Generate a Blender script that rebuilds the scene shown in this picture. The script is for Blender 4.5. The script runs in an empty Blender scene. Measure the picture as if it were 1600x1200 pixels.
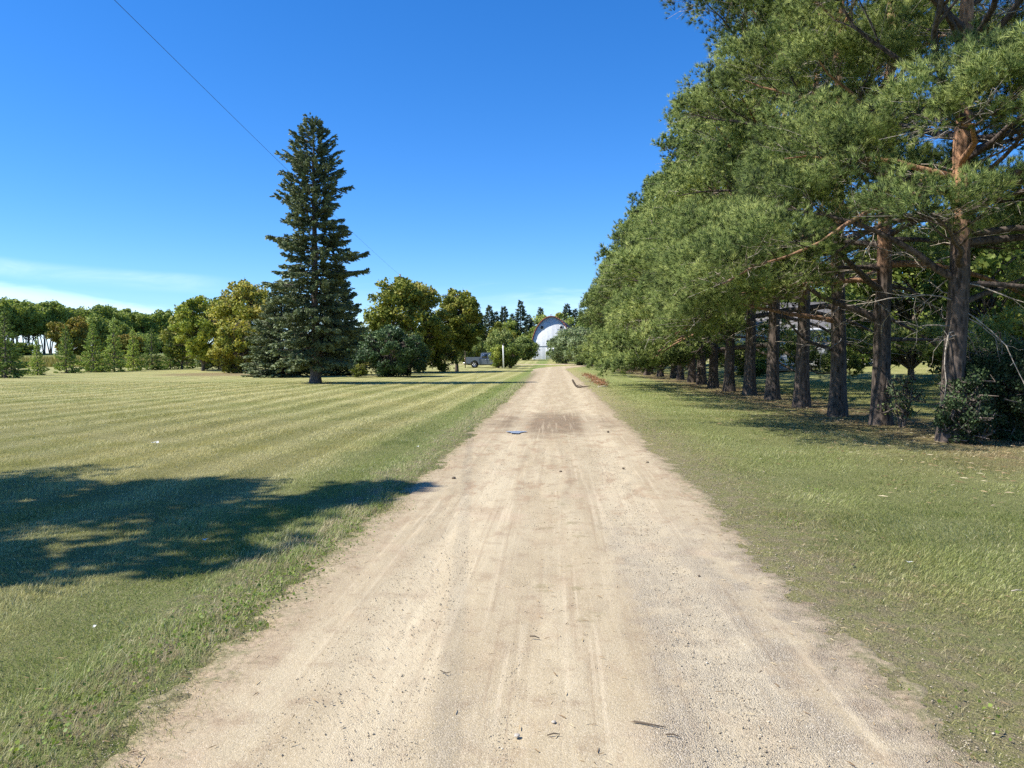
import bpy, bmesh, math, random
import numpy as np
from mathutils import Vector, Matrix
R = math.radians
rng = np.random.default_rng(7)
random.seed(7)

# ------------------------------------------------------------------ camera, light, exposure
scene = bpy.context.scene
F = 1202.0; HOR = 555.0; CAMH = 1.6
PITCH = math.atan((600 - HOR) / F); YAW = math.atan(70 / F)
cam_d = bpy.data.cameras.new('camera'); cam = bpy.data.objects.new('camera', cam_d)
scene.collection.objects.link(cam); scene.camera = cam
cam.location = (0, 0, CAMH); cam.rotation_euler = (math.pi / 2 - PITCH, 0, YAW)
cam_d.sensor_width = 36; cam_d.lens = F / 1600 * 36; cam_d.clip_start = 0.1; cam_d.clip_end = 6000
scene.render.engine = 'CYCLES'
scene.view_settings.view_transform = 'Standard'; scene.view_settings.look = 'None'
scene.view_settings.exposure = 0.75; scene.view_settings.gamma = 1.0
SUN_EL = R(50); SH_AZ = R(14.4)      # shadows point along (cos, sin) of SH_AZ
ldir = Vector((math.cos(SUN_EL) * math.cos(SH_AZ), math.cos(SUN_EL) * math.sin(SH_AZ), -math.sin(SUN_EL)))
sun_d = bpy.data.lights.new('sun', 'SUN'); sun_d.energy = 4.8; sun_d.angle = R(0.53); sun_d.color = (1.0, 0.95, 0.87)
sun = bpy.data.objects.new('sun', sun_d); scene.collection.objects.link(sun)
sun.rotation_euler = ldir.to_track_quat('-Z', 'Y').to_euler(); sun.location = (-20, -5, 30)
world = bpy.data.worlds.new('World'); scene.world = world; world.use_nodes = True
scene.cycles.max_bounces = 6; scene.cycles.diffuse_bounces = 3; scene.cycles.glossy_bounces = 2
scene.cycles.transmission_bounces = 3; scene.cycles.transparent_max_bounces = 4
scene.cycles.use_denoising = False
scene.cycles.sample_clamp_indirect = 4


# ------------------------------------------------------------------ node helper
class NB:
    def __init__(s, nt): s.nt = nt; s.n = nt.nodes; s.l = nt.links
    def new(s, t, **k):
        n = s.n.new(t)
        for a, b in k.items(): setattr(n, a, b)
        return n
    def put(s, sock, v):
        if v is None: return
        if hasattr(v, 'is_linked') or isinstance(v, bpy.types.NodeSocket): s.l.new(v, sock)
        else:
            if isinstance(v, (tuple, list)) and len(v) == 3 and sock.type == 'RGBA': v = (*v, 1)
            sock.default_value = v
    def m(s, op, a, b=None, c=None, clamp=False):
        n = s.new('ShaderNodeMath', operation=op); n.use_clamp = clamp
        s.put(n.inputs[0], a); s.put(n.inputs[1], b); s.put(n.inputs[2], c); return n.outputs[0]
    def mix(s, f, a, b, bt='MIX'):
        n = s.new('ShaderNodeMix', data_type='RGBA', blend_type=bt)
        s.put(n.inputs[0], f); s.put(n.inputs[6], a); s.put(n.inputs[7], b); return n.outputs[2]
    def noise(s, vec, scale, detail=3, rough=.55, dim='3D', dist=0):
        n = s.new('ShaderNodeTexNoise', noise_dimensions=dim)
        s.put(n.inputs['Vector'], vec); n.inputs['Scale'].default_value = scale
        n.inputs['Detail'].default_value = detail; n.inputs['Roughness'].default_value = rough
        n.inputs['Distortion'].default_value = dist
        return n.outputs[0]
    def vor(s, vec, scale, out='Distance', feature='F1'):
        n = s.new('ShaderNodeTexVoronoi', feature=feature); s.put(n.inputs['Vector'], vec)
        n.inputs['Scale'].default_value = scale; return n.outputs[out]
    def ss(s, v, a, b, lo=0.0, hi=1.0):
        n = s.new('ShaderNodeMapRange', interpolation_type='SMOOTHSTEP')
        s.put(n.inputs[0], v); n.inputs[1].default_value = a; n.inputs[2].default_value = b
        n.inputs[3].default_value = lo; n.inputs[4].default_value = hi; return n.outputs[0]
    def band(s, v, a, b, c, d): return s.m('MULTIPLY', s.ss(v, a, b), s.ss(v, c, d, 1, 0))
    def vmul(s, vec, k):
        n = s.new('ShaderNodeVectorMath', operation='MULTIPLY'); s.put(n.inputs[0], vec); n.inputs[1].default_value = k
        return n.outputs[0]
    def ramp(s, f, stops):
        n = s.new('ShaderNodeValToRGB'); e = n.color_ramp.elements
        while len(e) < len(stops): e.new(.5)
        for i, (p, c) in enumerate(stops): e[i].position = p; e[i].color = (*c, 1)
        s.put(n.inputs[0], f); return n.outputs[0]
    def bump(s, h, dist, strength=1.0):
        n = s.new('ShaderNodeBump'); s.put(n.inputs['Height'], h); n.inputs['Distance'].default_value = dist
        n.inputs['Strength'].default_value = strength; return n.outputs[0]


def mat_new(name):
    m = bpy.data.materials.new(name); m.use_nodes = True; nb = NB(m.node_tree)
    b = m.node_tree.nodes['Principled BSDF']; b.inputs['Roughness'].default_value = .8
    b.inputs['Specular IOR Level'].default_value = .3
    return m, nb, b


# ------------------------------------------------------------------ sky
def build_world():
    nb = NB(world.node_tree); bg = nb.n['Background']
    sky = nb.new('ShaderNodeTexSky', sky_type='NISHITA'); sky.sun_disc = False
    sky.sun_elevation = SUN_EL
    sky.sun_rotation = math.atan2(-math.cos(SH_AZ), -math.sin(SH_AZ))
    sky.altitude = 500; sky.air_density = 1.0; sky.dust_density = 0.15; sky.ozone_density = 2.6
    hs = nb.new('ShaderNodeHueSaturation'); hs.inputs['Saturation'].default_value = 1.17; hs.inputs['Value'].default_value = 1.0
    tint = nb.mix(1.0, sky.outputs[0], (.73, .91, 1.22), 'MULTIPLY'); nb.l.new(tint, hs.inputs['Color'])
    tc = nb.new('ShaderNodeTexCoord'); sp = nb.new('ShaderNodeSeparateXYZ'); nb.l.new(tc.outputs['Generated'], sp.inputs[0])
    x, y, z = sp.outputs
    el = nb.m('MULTIPLY', nb.m('ARCSINE', z), 57.2958)
    az = nb.m('MULTIPLY', nb.m('ARCTAN2', x, y), 57.2958)
    cb = nb.new('ShaderNodeCombineXYZ'); nb.put(cb.inputs[0], nb.m('MULTIPLY', az, .16)); nb.put(cb.inputs[1], nb.m('MULTIPLY', el, .85))
    n1 = nb.noise(cb.outputs[0], 1.0, 5, .6, dist=.6)
    n2 = nb.noise(cb.outputs[0], .45, 3, .5)
    # thin streak, sinking slowly to the right
    line = nb.m('ADD', el, nb.m('MULTIPLY', nb.m('ADD', az, 37), .055))
    line = nb.m('ADD', line, nb.m('MULTIPLY', nb.m('SUBTRACT', n2, .5), .8))
    streak = nb.m('MULTIPLY', nb.band(line, 4.7, 5.6, 5.7, 6.2), nb.band(az, -60, -50, -27, -21))
    streak = nb.m('MULTIPLY', streak, nb.ss(n1, .35, .75, .25, .75))
    top = nb.m('ADD', el, nb.m('MULTIPLY', nb.m('ADD', az, 37), .13))
    top = nb.m('ADD', top, nb.m('MULTIPLY', nb.m('SUBTRACT', n1, .5), 1.6))
    bank = nb.m('MULTIPLY', nb.ss(top, 3.8, 4.8, 1, 0), nb.band(az, -70, -60, -30, -22))
    bank = nb.m('MULTIPLY', bank, nb.ss(n1, .2, .6, .55, .95))
    low = nb.m('MULTIPLY', nb.ss(nb.m('ADD', el, nb.m('MULTIPLY', nb.m('SUBTRACT', n1, .5), 4.5)), 3.2, 5.2, 1, 0), nb.ss(n2, .38, .62, .15, .75))
    c = nb.m('MAXIMUM', nb.m('MAXIMUM', nb.m('MULTIPLY', streak, .38), nb.m('MULTIPLY', bank, .62)), nb.m('MULTIPLY', nb.m('MULTIPLY', low, .4), nb.ss(az, -22, -14)))
    col = nb.mix(c, hs.outputs[0], (7.4, 8.6, 9.6))
    nb.l.new(col, bg.inputs[0]); bg.inputs[1].default_value = 0.1


build_world()


# ------------------------------------------------------------------ picture <-> place
def W(px, py, depth):
    u = (px - 800) / F; v = (600 - py) / F
    cp, sp = math.cos(PITCH), math.sin(PITCH)
    fz = v * cp - sp; fy = cp + v * sp; s = depth / fy
    lat, z = u * s, CAMH + fz * s
    cy, sy = math.cos(YAW), math.sin(YAW)
    return Vector((lat * cy - depth * sy, lat * sy + depth * cy, z))


def hash2(ix, iy, seed):
    h = (ix.astype(np.int64) * 374761393 + iy.astype(np.int64) * 668265263 + seed * 974634777) & 0xffffffff
    h = ((h ^ (h >> 13)) * 1274126177) & 0xffffffff
    return ((h ^ (h >> 16)) & 0xffff) / 65535.0


def vnoise(x, y, seed=0):
    x = np.asarray(x, float); y = np.asarray(y, float)
    ix, iy = np.floor(x), np.floor(y); fx, fy = x - ix, y - iy
    fx = fx * fx * (3 - 2 * fx); fy = fy * fy * (3 - 2 * fy)
    a = hash2(ix, iy, seed); b = hash2(ix + 1, iy, seed); c = hash2(ix, iy + 1, seed); d = hash2(ix + 1, iy + 1, seed)
    return (a * (1 - fx) + b * fx) * (1 - fy) + (c * (1 - fx) + d * fx) * fy - .5


def fbm(x, y, seed=0, o=4):
    s = 0; a = 1
    for i in range(o): s = s + a * vnoise(x * 2 ** i, y * 2 ** i, seed + i); a *= .5
    return s


def sstep(v, a, b):
    t = np.clip((np.asarray(v, float) - a) / (b - a), 0, 1); return t * t * (3 - 2 * t)


def Zg(x, y):
    x = np.asarray(x, float); y = np.asarray(y, float)
    z = .9 * sstep(y, 88, 160) + 1.3 * sstep(y, 150, 235)
    z = z + 1.05 * sstep(x, 13, 25) * sstep(y, 28, 58) * (1 - sstep(y, 88, 160))
    z = z + .05 * fbm(x * .35, y * .35, 3, 3) * sstep(np.abs(x), 2.6, 5)
    z = z + .10 * fbm(x * .08, y * .08, 9, 2) * sstep(np.abs(x), 4, 14)
    return z


def gz(x, y): return float(Zg(x, y))


def on_ground(px, py, d=None):
    """point of the ground under a pixel: march along the ray"""
    if d is None:
        d = 3.0
        for _ in range(4000):
            p = W(px, py, d)
            if p.z < gz(p.x, p.y): break
            d += max(.02, d * .004)
    p = W(px, py, d); p.z = gz(p.x, p.y); return p


# ------------------------------------------------------------------ mesh builder
class G:
    def __init__(s): s.V = []; s.Q = []; s.T = []; s.A = []; s.NN = []; s.n = 0; s.useN = False
    def add(s, v, q=None, t=None, a=.5, m=0, nn=None):
        v = np.asarray(v, float).reshape(-1, 3)
        s.NN.append(np.zeros_like(v) if nn is None else nn); s.useN = s.useN or nn is not None
        if q is not None and len(q): s.Q.append((np.asarray(q, int) + s.n, m))
        if t is not None and len(t): s.T.append((np.asarray(t, int) + s.n, m))
        aa = np.empty(len(v)); aa[:] = a; s.A.append(aa); s.V.append(v); s.n += len(v)
    def box(s, c, sz, rz=0, a=.5, m=0, tilt=None):
        x, y, z = np.array(sz) / 2
        v = np.array([[i, j, k] for i in (-x, x) for j in (-y, y) for k in (-z, z)])
        if tilt is not None: v = v @ np.array(tilt).T
        cr, sr = math.cos(rz), math.sin(rz); v = v @ np.array([[cr, sr, 0], [-sr, cr, 0], [0, 0, 1]])
        s.add(v + np.array(c), q=[[0, 1, 3, 2], [4, 6, 7, 5], [0, 4, 5, 1], [2, 3, 7, 6], [0, 2, 6, 4], [1, 5, 7, 3]], a=a, m=m)
    def tube(s, P, r, n=6, a=.5, m=0, cap=True):
        P = np.asarray(P, float); r = np.broadcast_to(np.asarray(r, float), (len(P),))
        T = np.gradient(P, axis=0); T /= np.linalg.norm(T, axis=1)[:, None] + 1e-9
        u = np.cross(T[0], [0, 0, 1.0]);
        if np.linalg.norm(u) < .1: u = np.cross(T[0], [1.0, 0, 0])
        u /= np.linalg.norm(u); rings = []
        th = np.arange(n) * 2 * math.pi / n; ct, st = np.cos(th)[:, None], np.sin(th)[:, None]
        for i in range(len(P)):
            u = u - T[i] * (u @ T[i]); u /= np.linalg.norm(u) + 1e-9; w = np.cross(T[i], u)
            rings.append(P[i] + r[i] * (ct * u + st * w))
        v = np.concatenate(rings); k = len(P)
        i0 = (np.arange(k - 1)[:, None] * n + np.arange(n)[None]).ravel()
        i1 = (np.arange(k - 1)[:, None] * n + (np.arange(n)[None] + 1) % n).ravel()
        q = np.stack([i0, i1, i1 + n, i0 + n], 1)
        t = None
        if cap:
            c0, c1 = len(v), len(v) + 1; v = np.concatenate([v, P[:1], P[-1:]])
            j = np.arange(n); t = np.concatenate([np.stack([np.full(n, c0), (j + 1) % n, j], 1), np.stack([np.full(n, c1), j + (k - 1) * n, (j + 1) % n + (k - 1) * n], 1)])
        s.add(v, q=q, t=t, a=a, m=m)
    def scatter(s, tv, tt, pos, B, sc, a, m=0, quad=False, nn=None):
        """template (k,3) placed at pos (n,3) with bases B (n,3,3) (columns = axes) and scale (n,) or (n,3)"""
        n, k = len(pos), len(tv)
        if n == 0: return
        sc = np.asarray(sc, float)
        if sc.ndim == 1: sc = sc[:, None].repeat(3, 1)
        v = np.einsum('nij,nkj->nki', B, tv[None] * sc[:, None, :]) + pos[:, None]
        f = (np.arange(n)[:, None, None] * k + np.asarray(tt)[None]).reshape(-1, len(tt[0]))
        aa = np.repeat(np.asarray(a, float), k)
        if nn is not None: nn = np.repeat(unit(np.asarray(nn, float)), k, axis=0)
        if quad: s.add(v.reshape(-1, 3), q=f, a=aa, m=m, nn=nn)
        else: s.add(v.reshape(-1, 3), t=f, a=aa, m=m, nn=nn)
    def mesh(s, name, mats, smooth=False):
        me = bpy.data.meshes.new(name)
        if not s.V: return me
        V = np.concatenate(s.V); A = np.concatenate(s.A)
        nq = sum(len(q) for q, _ in s.Q); nt = sum(len(t) for t, _ in s.T)
        loops = np.concatenate([q.ravel() for q, _ in s.Q] + [t.ravel() for t, _ in s.T]) if nq + nt else np.zeros(0, int)
        start = np.concatenate([np.arange(nq) * 4, nq * 4 + np.arange(nt) * 3])
        mi = np.concatenate([np.full(len(q), m) for q, m in s.Q] + [np.full(len(t), m) for t, m in s.T])
        me.vertices.add(len(V)); me.vertices.foreach_set('co', V.astype(np.float32).ravel())
        me.loops.add(len(loops)); me.loops.foreach_set('vertex_index', loops.astype(np.int32))
        me.polygons.add(nq + nt); me.polygons.foreach_set('loop_start', start.astype(np.int32))
        me.polygons.foreach_set('material_index', mi.astype(np.int32))
        if smooth: me.polygons.foreach_set('use_smooth', np.ones(nq + nt, bool))
        at = me.attributes.new('v', 'FLOAT', 'POINT'); at.data.foreach_set('value', A.astype(np.float32))
        if s.useN:
            an = me.attributes.new('n', 'FLOAT_VECTOR', 'POINT'); an.data.foreach_set('vector', np.concatenate(s.NN).astype(np.float32).ravel())
        for m in (mats if isinstance(mats, (list, tuple)) else [mats]): me.materials.append(m)
        me.update(calc_edges=True); me.validate(); return me
    def obj(s, name, mats, parent=None, smooth=False):
        o = bpy.data.objects.new(name, s.mesh(name, mats, smooth)); scene.collection.objects.link(o)
        if parent: o.parent = parent
        return o


def tag(o, label=None, cat=None, group=None, kind=None):
    if label: o['label'] = label
    if cat: o['category'] = cat
    if group: o['group'] = group
    if kind: o['kind'] = kind
    return o


def empty(name, loc=(0, 0, 0), rz=0, label=None, cat=None, group=None):
    o = bpy.data.objects.new(name, None); scene.collection.objects.link(o)
    o.location = loc; o.rotation_euler = (0, 0, rz); o.empty_display_size = .3
    return tag(o, label, cat, group)


def copy_tree(o, parent=None):
    c = o.copy(); scene.collection.objects.link(c); c.parent = parent
    for ch in [k for k in scene.collection.objects if k.parent == o]: copy_tree(ch, c)
    return c


def unit(v): return v / (np.linalg.norm(v, axis=-1, keepdims=True) + 1e-9)


def basis(d, roll=None):
    """frames whose local Z is d"""
    d = unit(np.asarray(d, float)); n = len(d)
    r = unit(rng.normal(size=(n, 3))); x = unit(np.cross(r, d)); y = np.cross(d, x)
    return np.stack([x, y, d], axis=2)


# ------------------------------------------------------------------ materials
def leaf_mat(name, stops, trans=.25, rough=.6, objvar=.08, spec=.15, patch=.0, patch_col=(.2, .15, .05), vol=0.0):
    m, nb, b = mat_new(name)
    N_ = None
    if vol:
        an = nb.new('ShaderNodeAttribute', attribute_name='n').outputs['Vector']
        vt = nb.new('ShaderNodeVectorTransform', vector_type='NORMAL', convert_from='OBJECT', convert_to='WORLD'); nb.put(vt.inputs[0], an)
        v1 = nb.new('ShaderNodeVectorMath', operation='NORMALIZE'); nb.put(v1.inputs[0], vt.outputs[0])
        v2 = nb.new('ShaderNodeVectorMath', operation='SCALE'); nb.put(v2.inputs[0], v1.outputs[0]); v2.inputs['Scale'].default_value = vol
        v3 = nb.new('ShaderNodeVectorMath', operation='ADD'); nb.put(v3.inputs[0], v2.outputs[0]); nb.put(v3.inputs[1], nb.new('ShaderNodeNewGeometry').outputs['Normal'])
        v4 = nb.new('ShaderNodeVectorMath', operation='NORMALIZE'); nb.put(v4.inputs[0], v3.outputs[0]); N_ = v4.outputs[0]; nb.put(b.inputs['Normal'], N_)
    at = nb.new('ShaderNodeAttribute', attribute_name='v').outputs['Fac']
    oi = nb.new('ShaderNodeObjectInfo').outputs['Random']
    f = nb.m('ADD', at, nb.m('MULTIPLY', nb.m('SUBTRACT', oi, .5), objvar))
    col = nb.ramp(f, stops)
    if patch:
        tc = nb.new('ShaderNodeTexCoord').outputs['Object']
        nz = nb.noise(tc, .9, 3)
        col = nb.mix(nb.ss(nz, .5, .68, 0, patch), col, patch_col)
    nb.put(b.inputs['Base Color'], col); b.inputs['Roughness'].default_value = rough
    b.inputs['Specular IOR Level'].default_value = spec
    t = nb.new('ShaderNodeBsdfTranslucent'); nb.put(t.inputs[0], nb.mix(1.0, col, (1.0, 1.0, .55), 'MULTIPLY'))
    if N_ is not None: nb.put(t.inputs['Normal'], N_)
    mx = nb.new('ShaderNodeMixShader'); mx.inputs[0].default_value = trans
    nb.l.new(b.outputs[0], mx.inputs[1]); nb.l.new(t.outputs[0], mx.inputs[2])
    nb.l.new(mx.outputs[0], nb.n['Material Output'].inputs[0])
    return m


M = {}
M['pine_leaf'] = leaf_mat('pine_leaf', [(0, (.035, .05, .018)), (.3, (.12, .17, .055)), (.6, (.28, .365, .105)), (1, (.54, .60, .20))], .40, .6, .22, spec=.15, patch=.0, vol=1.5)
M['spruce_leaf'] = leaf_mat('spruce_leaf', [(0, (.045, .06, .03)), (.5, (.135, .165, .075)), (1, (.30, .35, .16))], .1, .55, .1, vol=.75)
M['young_leaf'] = leaf_mat('young_leaf', [(0, (0.138, 0.193, 0.055)), (.5, (0.344, 0.456, 0.110)), (1, (0.662, 0.718, 0.193))], .35, .55, .75, vol=.75)
M['bg_conifer'] = leaf_mat('bg_conifer', [(0, (.035, .055, .03)), (.5, (.08, .11, .055)), (1, (.16, .19, .09))], .1, .55, .5, vol=.6)
M['yellow_leaf'] = leaf_mat('yellow_leaf', [(0, (.18, .21, .035)), (.35, (.36, .38, .06)), (.7, (.54, .48, .10)), (1, (.56, .44, .17))], .45, .5, .12, vol=.75)
M['lime_leaf'] = leaf_mat('lime_leaf', [(0, (0.156, 0.221, 0.039)), (.5, (0.364, 0.429, 0.072)), (1, (0.598, 0.559, 0.117))], .45, .5, .2, vol=.75)
M['olive_leaf'] = leaf_mat('olive_leaf', [(0, (.12, .15, .025)), (.5, (.28, .32, .06)), (.8, (.42, .41, .08)), (1, (.44, .36, .10))], .45, .5, .15, vol=.75)
M['lilac_leaf'] = leaf_mat('lilac_leaf', [(0, (0.033, 0.066, 0.024)), (.5, (0.079, 0.139, 0.043)), (1, (0.198, 0.277, 0.106))], .2, .5, .1, spec=.25, vol=.75)
M['willow_leaf'] = leaf_mat('willow_leaf', [(0, (0.150, 0.200, 0.050)), (.5, (0.275, 0.338, 0.094)), (1, (0.413, 0.450, 0.163))], .45, .5, .3, vol=.75)
M['grey_leaf'] = leaf_mat('grey_leaf', [(0, (.14, .19, .08)), (.5, (.28, .35, .16)), (1, (.46, .52, .30))], .45, .5, .1, vol=.75)
M['wind_leaf'] = leaf_mat('wind_leaf', [(0, (0.125, 0.163, 0.037)), (.5, (0.275, 0.350, 0.075)), (1, (0.450, 0.500, 0.125))], .45, .5, .3, vol=.75)
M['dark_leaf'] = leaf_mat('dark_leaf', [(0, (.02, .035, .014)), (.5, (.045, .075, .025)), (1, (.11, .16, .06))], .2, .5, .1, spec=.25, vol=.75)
M['maple_leaf'] = leaf_mat('maple_leaf', [(0, (0.066, 0.099, 0.022)), (.5, (0.198, 0.275, 0.061)), (1, (0.396, 0.440, 0.110))], .45, .5, .15, vol=.75)
M['orange_leaf'] = leaf_mat('orange_leaf', [(0, (0.144, 0.168, 0.036)), (.5, (0.288, 0.288, 0.054)), (1, (0.456, 0.312, 0.072))], .45, .5, .2, vol=.75)
M['red_needle'] = leaf_mat('red_needle', [(0, (.28, .13, .06)), (1, (.50, .29, .16))], .1, .6, .0)


def bark_mat(name, low, high, z0=None, z1=None, scale=1.0, bump=.03):
    m, nb, b = mat_new(name)
    tc = nb.new('ShaderNodeTexCoord').outputs['Object']
    st = nb.vmul(tc, (1, 1, .28))
    v = nb.vor(st, 16 * scale, 'Distance', 'F1'); n = nb.noise(st, 22 * scale, 4, .7); n2 = nb.noise(tc, 1.3, 3)
    h = nb.m('ADD', nb.m('MULTIPLY', v, .7), nb.m('MULTIPLY', n, .6))
    k = nb.ss(h, .3, .85)
    lo = nb.mix(k, tuple(c * .38 for c in low), tuple(min(1, c * 1.5) for c in low))
    if z0 is not None:
        hi = nb.mix(k, tuple(c * .5 for c in high), tuple(min(1, c * 1.3) for c in high))
        zz = nb.new('ShaderNodeSeparateXYZ'); nb.l.new(tc, zz.inputs[0])
        f = nb.ss(nb.m('ADD', zz.outputs[2], nb.m('MULTIPLY', nb.m('SUBTRACT', n2, .5), 2.4)), z0, z1)
        at = nb.new('ShaderNodeAttribute', attribute_name='v').outputs['Fac']
        f = nb.m('MAXIMUM', nb.m('MULTIPLY', f, nb.ss(at, .05, .18)), nb.m('MULTIPLY', nb.ss(at, .6, .9), .7))
        col = nb.mix(f, lo, hi)
    else: col = lo
    nb.put(b.inputs['Base Color'], col); nb.put(b.inputs['Normal'], nb.bump(h, bump, .9)); b.inputs['Roughness'].default_value = .9
    return m


M['pine_bark'] = bark_mat('pine_bark', (.08, .062, .05), (.36, .20, .11), 3.2, 4.8)
M['dead_twig'] = bark_mat('dead_twig', (.30, .26, .21), None)
M['spruce_bark'] = bark_mat('spruce_bark', (.12, .095, .08), None)
M['tree_bark'] = bark_mat('tree_bark', (.13, .105, .085), None)
M['pale_bark'] = bark_mat('pale_bark', (.20, .17, .14), None)


def lawn_colour(nb, pos, fine=True):
    """where the turf is green, dry, mown in stripes or littered; a map of the place, with the sheen of the stripes put into the colour"""
    sp = nb.new('ShaderNodeSeparateXYZ'); nb.l.new(pos, sp.inputs[0]); x, y, z = sp.outputs
    p2 = nb.vmul(pos, (1, 1, 0))
    nl = nb.noise(p2, .22, 3, .6); nm = nb.noise(p2, 1.1, 4, .65); nf = nb.noise(p2, 9, 3, .7)
    dry = (.38, .345, .135); olive = (.275, .28, .09); green = (.19, .245, .065); deep = (.085, .13, .034)
    xw = nb.m('ADD', x, nb.m('MULTIPLY', nb.m('SUBTRACT', nm, .5), 1.3))
    c = nb.mix(nb.ss(nl, .32, .66), olive, dry)
    # near-left: cooler and greyer green
    c = nb.mix(nb.m('MULTIPLY', nb.ss(y, 5, 10, .75, 0), nb.ss(nm, .35, .7)), c, (.27, .275, .12))
    # greener verges beside the drive, right verge wide
    lv = nb.band(xw, -3.9, -2.5, -1.8, -1.2); rv = nb.band(xw, 1.6, 2.6, 5.4, 7.2)
    c = nb.mix(nb.m('MULTIPLY', lv, .85), c, green)
    rv2 = nb.band(xw, 2.2, 3.4, 16, 26)
    c = nb.mix(nb.m('MULTIPLY', rv2, .45), c, (.20, .24, .075))
    c = nb.mix(nb.m('MULTIPLY', rv, nb.ss(nl, .3, .7, .75, .5)), c, (.23, .27, .085))
    # mowing stripes parallel to the drive: sheen of leaning grass painted as colour
    wob = nb.m('MULTIPLY', nb.m('SUBTRACT', nb.noise(nb.vmul(pos, (.25, .05, 0)), 1, 2), .5), 1.6)
    ph = nb.m('ADD', x, wob)
    s1 = nb.m('SINE', nb.m('MULTIPLY', ph, 2 * math.pi / 1.25))
    s2 = nb.m('SINE', nb.m('MULTIPLY', ph, 2 * math.pi / 2.5))
    st = nb.m('ADD', nb.m('MULTIPLY', nb.ss(s1, .35, 1.0), .8), nb.m('MULTIPLY', nb.ss(s2, -.6, .8), .35))
    st = nb.m('MULTIPLY', st, nb.ss(nb.m('ABSOLUTE', x), 2.2, 3.4))
    st = nb.m('MULTIPLY', st, nb.ss(nm, .25, .6, .45, 1.0))
    st = nb.m('MULTIPLY', st, nb.ss(y, 6, 30, .35, 1.0))
    st = nb.m('MULTIPLY', st, nb.ss(x, 1.0, 2.0, 1.0, .35))
    pale = nb.mix(.65, c, (.56, .52, .26))
    c = nb.mix(nb.m('MULTIPLY', st, .72), c, pale)
    drk = nb.m('MULTIPLY', nb.ss(s1, -.2, -.9), nb.ss(nb.m('ABSOLUTE', x), 2.2, 3.4))
    c = nb.mix(nb.m('MULTIPLY', nb.m('MULTIPLY', drk, nb.ss(x, 1.0, 2.0, 1.0, .3)), .25), c, nb.mix(.6, c, deep))
    # patchy variation
    c = nb.mix(nb.ss(nm, .55, .75, 0, .45), c, (.13, .155, .05))
    c = nb.mix(nb.ss(nf, .5, .8, 0, .35), c, (.42, .38, .2))
    # pine litter under the row
    lit = nb.m('MULTIPLY', nb.band(xw, 5.4, 7.2, 8.6, 10.2), nb.ss(nm, .38, .58, .3, .9))
    c = nb.mix(nb.m('MULTIPLY', lit, nb.ss(y, 9, 13)), c, nb.mix(nf, (.15, .085, .05), (.36, .24, .15)))
    lit2 = nb.m('MULTIPLY', nb.band(xw, 4.0, 5.5, 7.5, 9.0), nb.band(y, 9, 13, 30, 45))
    c = nb.mix(nb.m('MULTIPLY', lit2, nb.ss(nl, .35, .6, .0, .4)), c, (.30, .26, .12))
    # trampled earth at the edge of the drive
    ed = nb.m('MULTIPLY', nb.m('MAXIMUM', nb.band(xw, -2.6, -2.1, -1.2, -.8), nb.band(xw, 1.1, 1.4, 1.9, 3.1)), nb.ss(nb.noise(p2, 6, 5, .8), .44, .58))
    c = nb.mix(nb.m('MULTIPLY', ed, nb.ss(y, 60, 110, .85, 0)), c, (.34, .27, .175))
    # brown scorched patch far left, rough field beyond the lawn
    bx = nb.m('DIVIDE', nb.m('ADD', x, 27), 6.5); by = nb.m('DIVIDE', nb.m('SUBTRACT', y, 64), 8)
    br = nb.m('ADD', nb.m('ADD', nb.m('MULTIPLY', bx, bx), nb.m('MULTIPLY', by, by)), nb.m('MULTIPLY', nb.m('SUBTRACT', nm, .5), 1.6))
    c = nb.mix(nb.ss(br, .4, 1.2, .75, 0), c, (.24, .165, .09))
    rough = nb.m('MULTIPLY', nb.ss(nb.m('ADD', y, nb.m('MULTIPLY', x, -.12)), 104, 110), nb.ss(x, -22, -14, 1, 0))
    c = nb.mix(rough, c, nb.mix(nm, (.20, .19, .06), (.33, .27, .09)))
    far = nb.ss(y, 150, 210)
    c = nb.mix(far, c, (.16, .19, .06))
    return c, x, y, nm, nf


def ground_material():
    m, nb, b = mat_new('lawn_ground')
    pos = nb.new('ShaderNodeNewGeometry').outputs['Position']
    c, x, y, nm, nf = lawn_colour(nb, pos)
    p2 = nb.vmul(pos, (1, 1, 0))
    fn = nb.noise(p2, 38, 4, .75); fm = nb.noise(p2, 5, 5, .7)
    # soil and thatch between the blades of the near turf
    thatch = nb.mix(nb.ss(fn, .35, .65), (.07, .065, .03), (.26, .23, .12))
    near = nb.m('MULTIPLY', nb.ss(y, 14, 30, .62, .0), nb.ss(fn, .3, .6))
    c = nb.mix(near, c, thatch)
    c = nb.mix(nb.ss(fm, .35, .7, .22, 0), c, (.09, .10, .03))
    nb.put(b.inputs['Base Color'], c); b.inputs['Roughness'].default_value = .95; b.inputs['Specular IOR Level'].default_value = .1
    h = nb.m('ADD', fn, nb.m('MULTIPLY', fm, 1.2))
    nb.put(b.inputs['Normal'], nb.bump(h, .05, .9))
    return m


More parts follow.
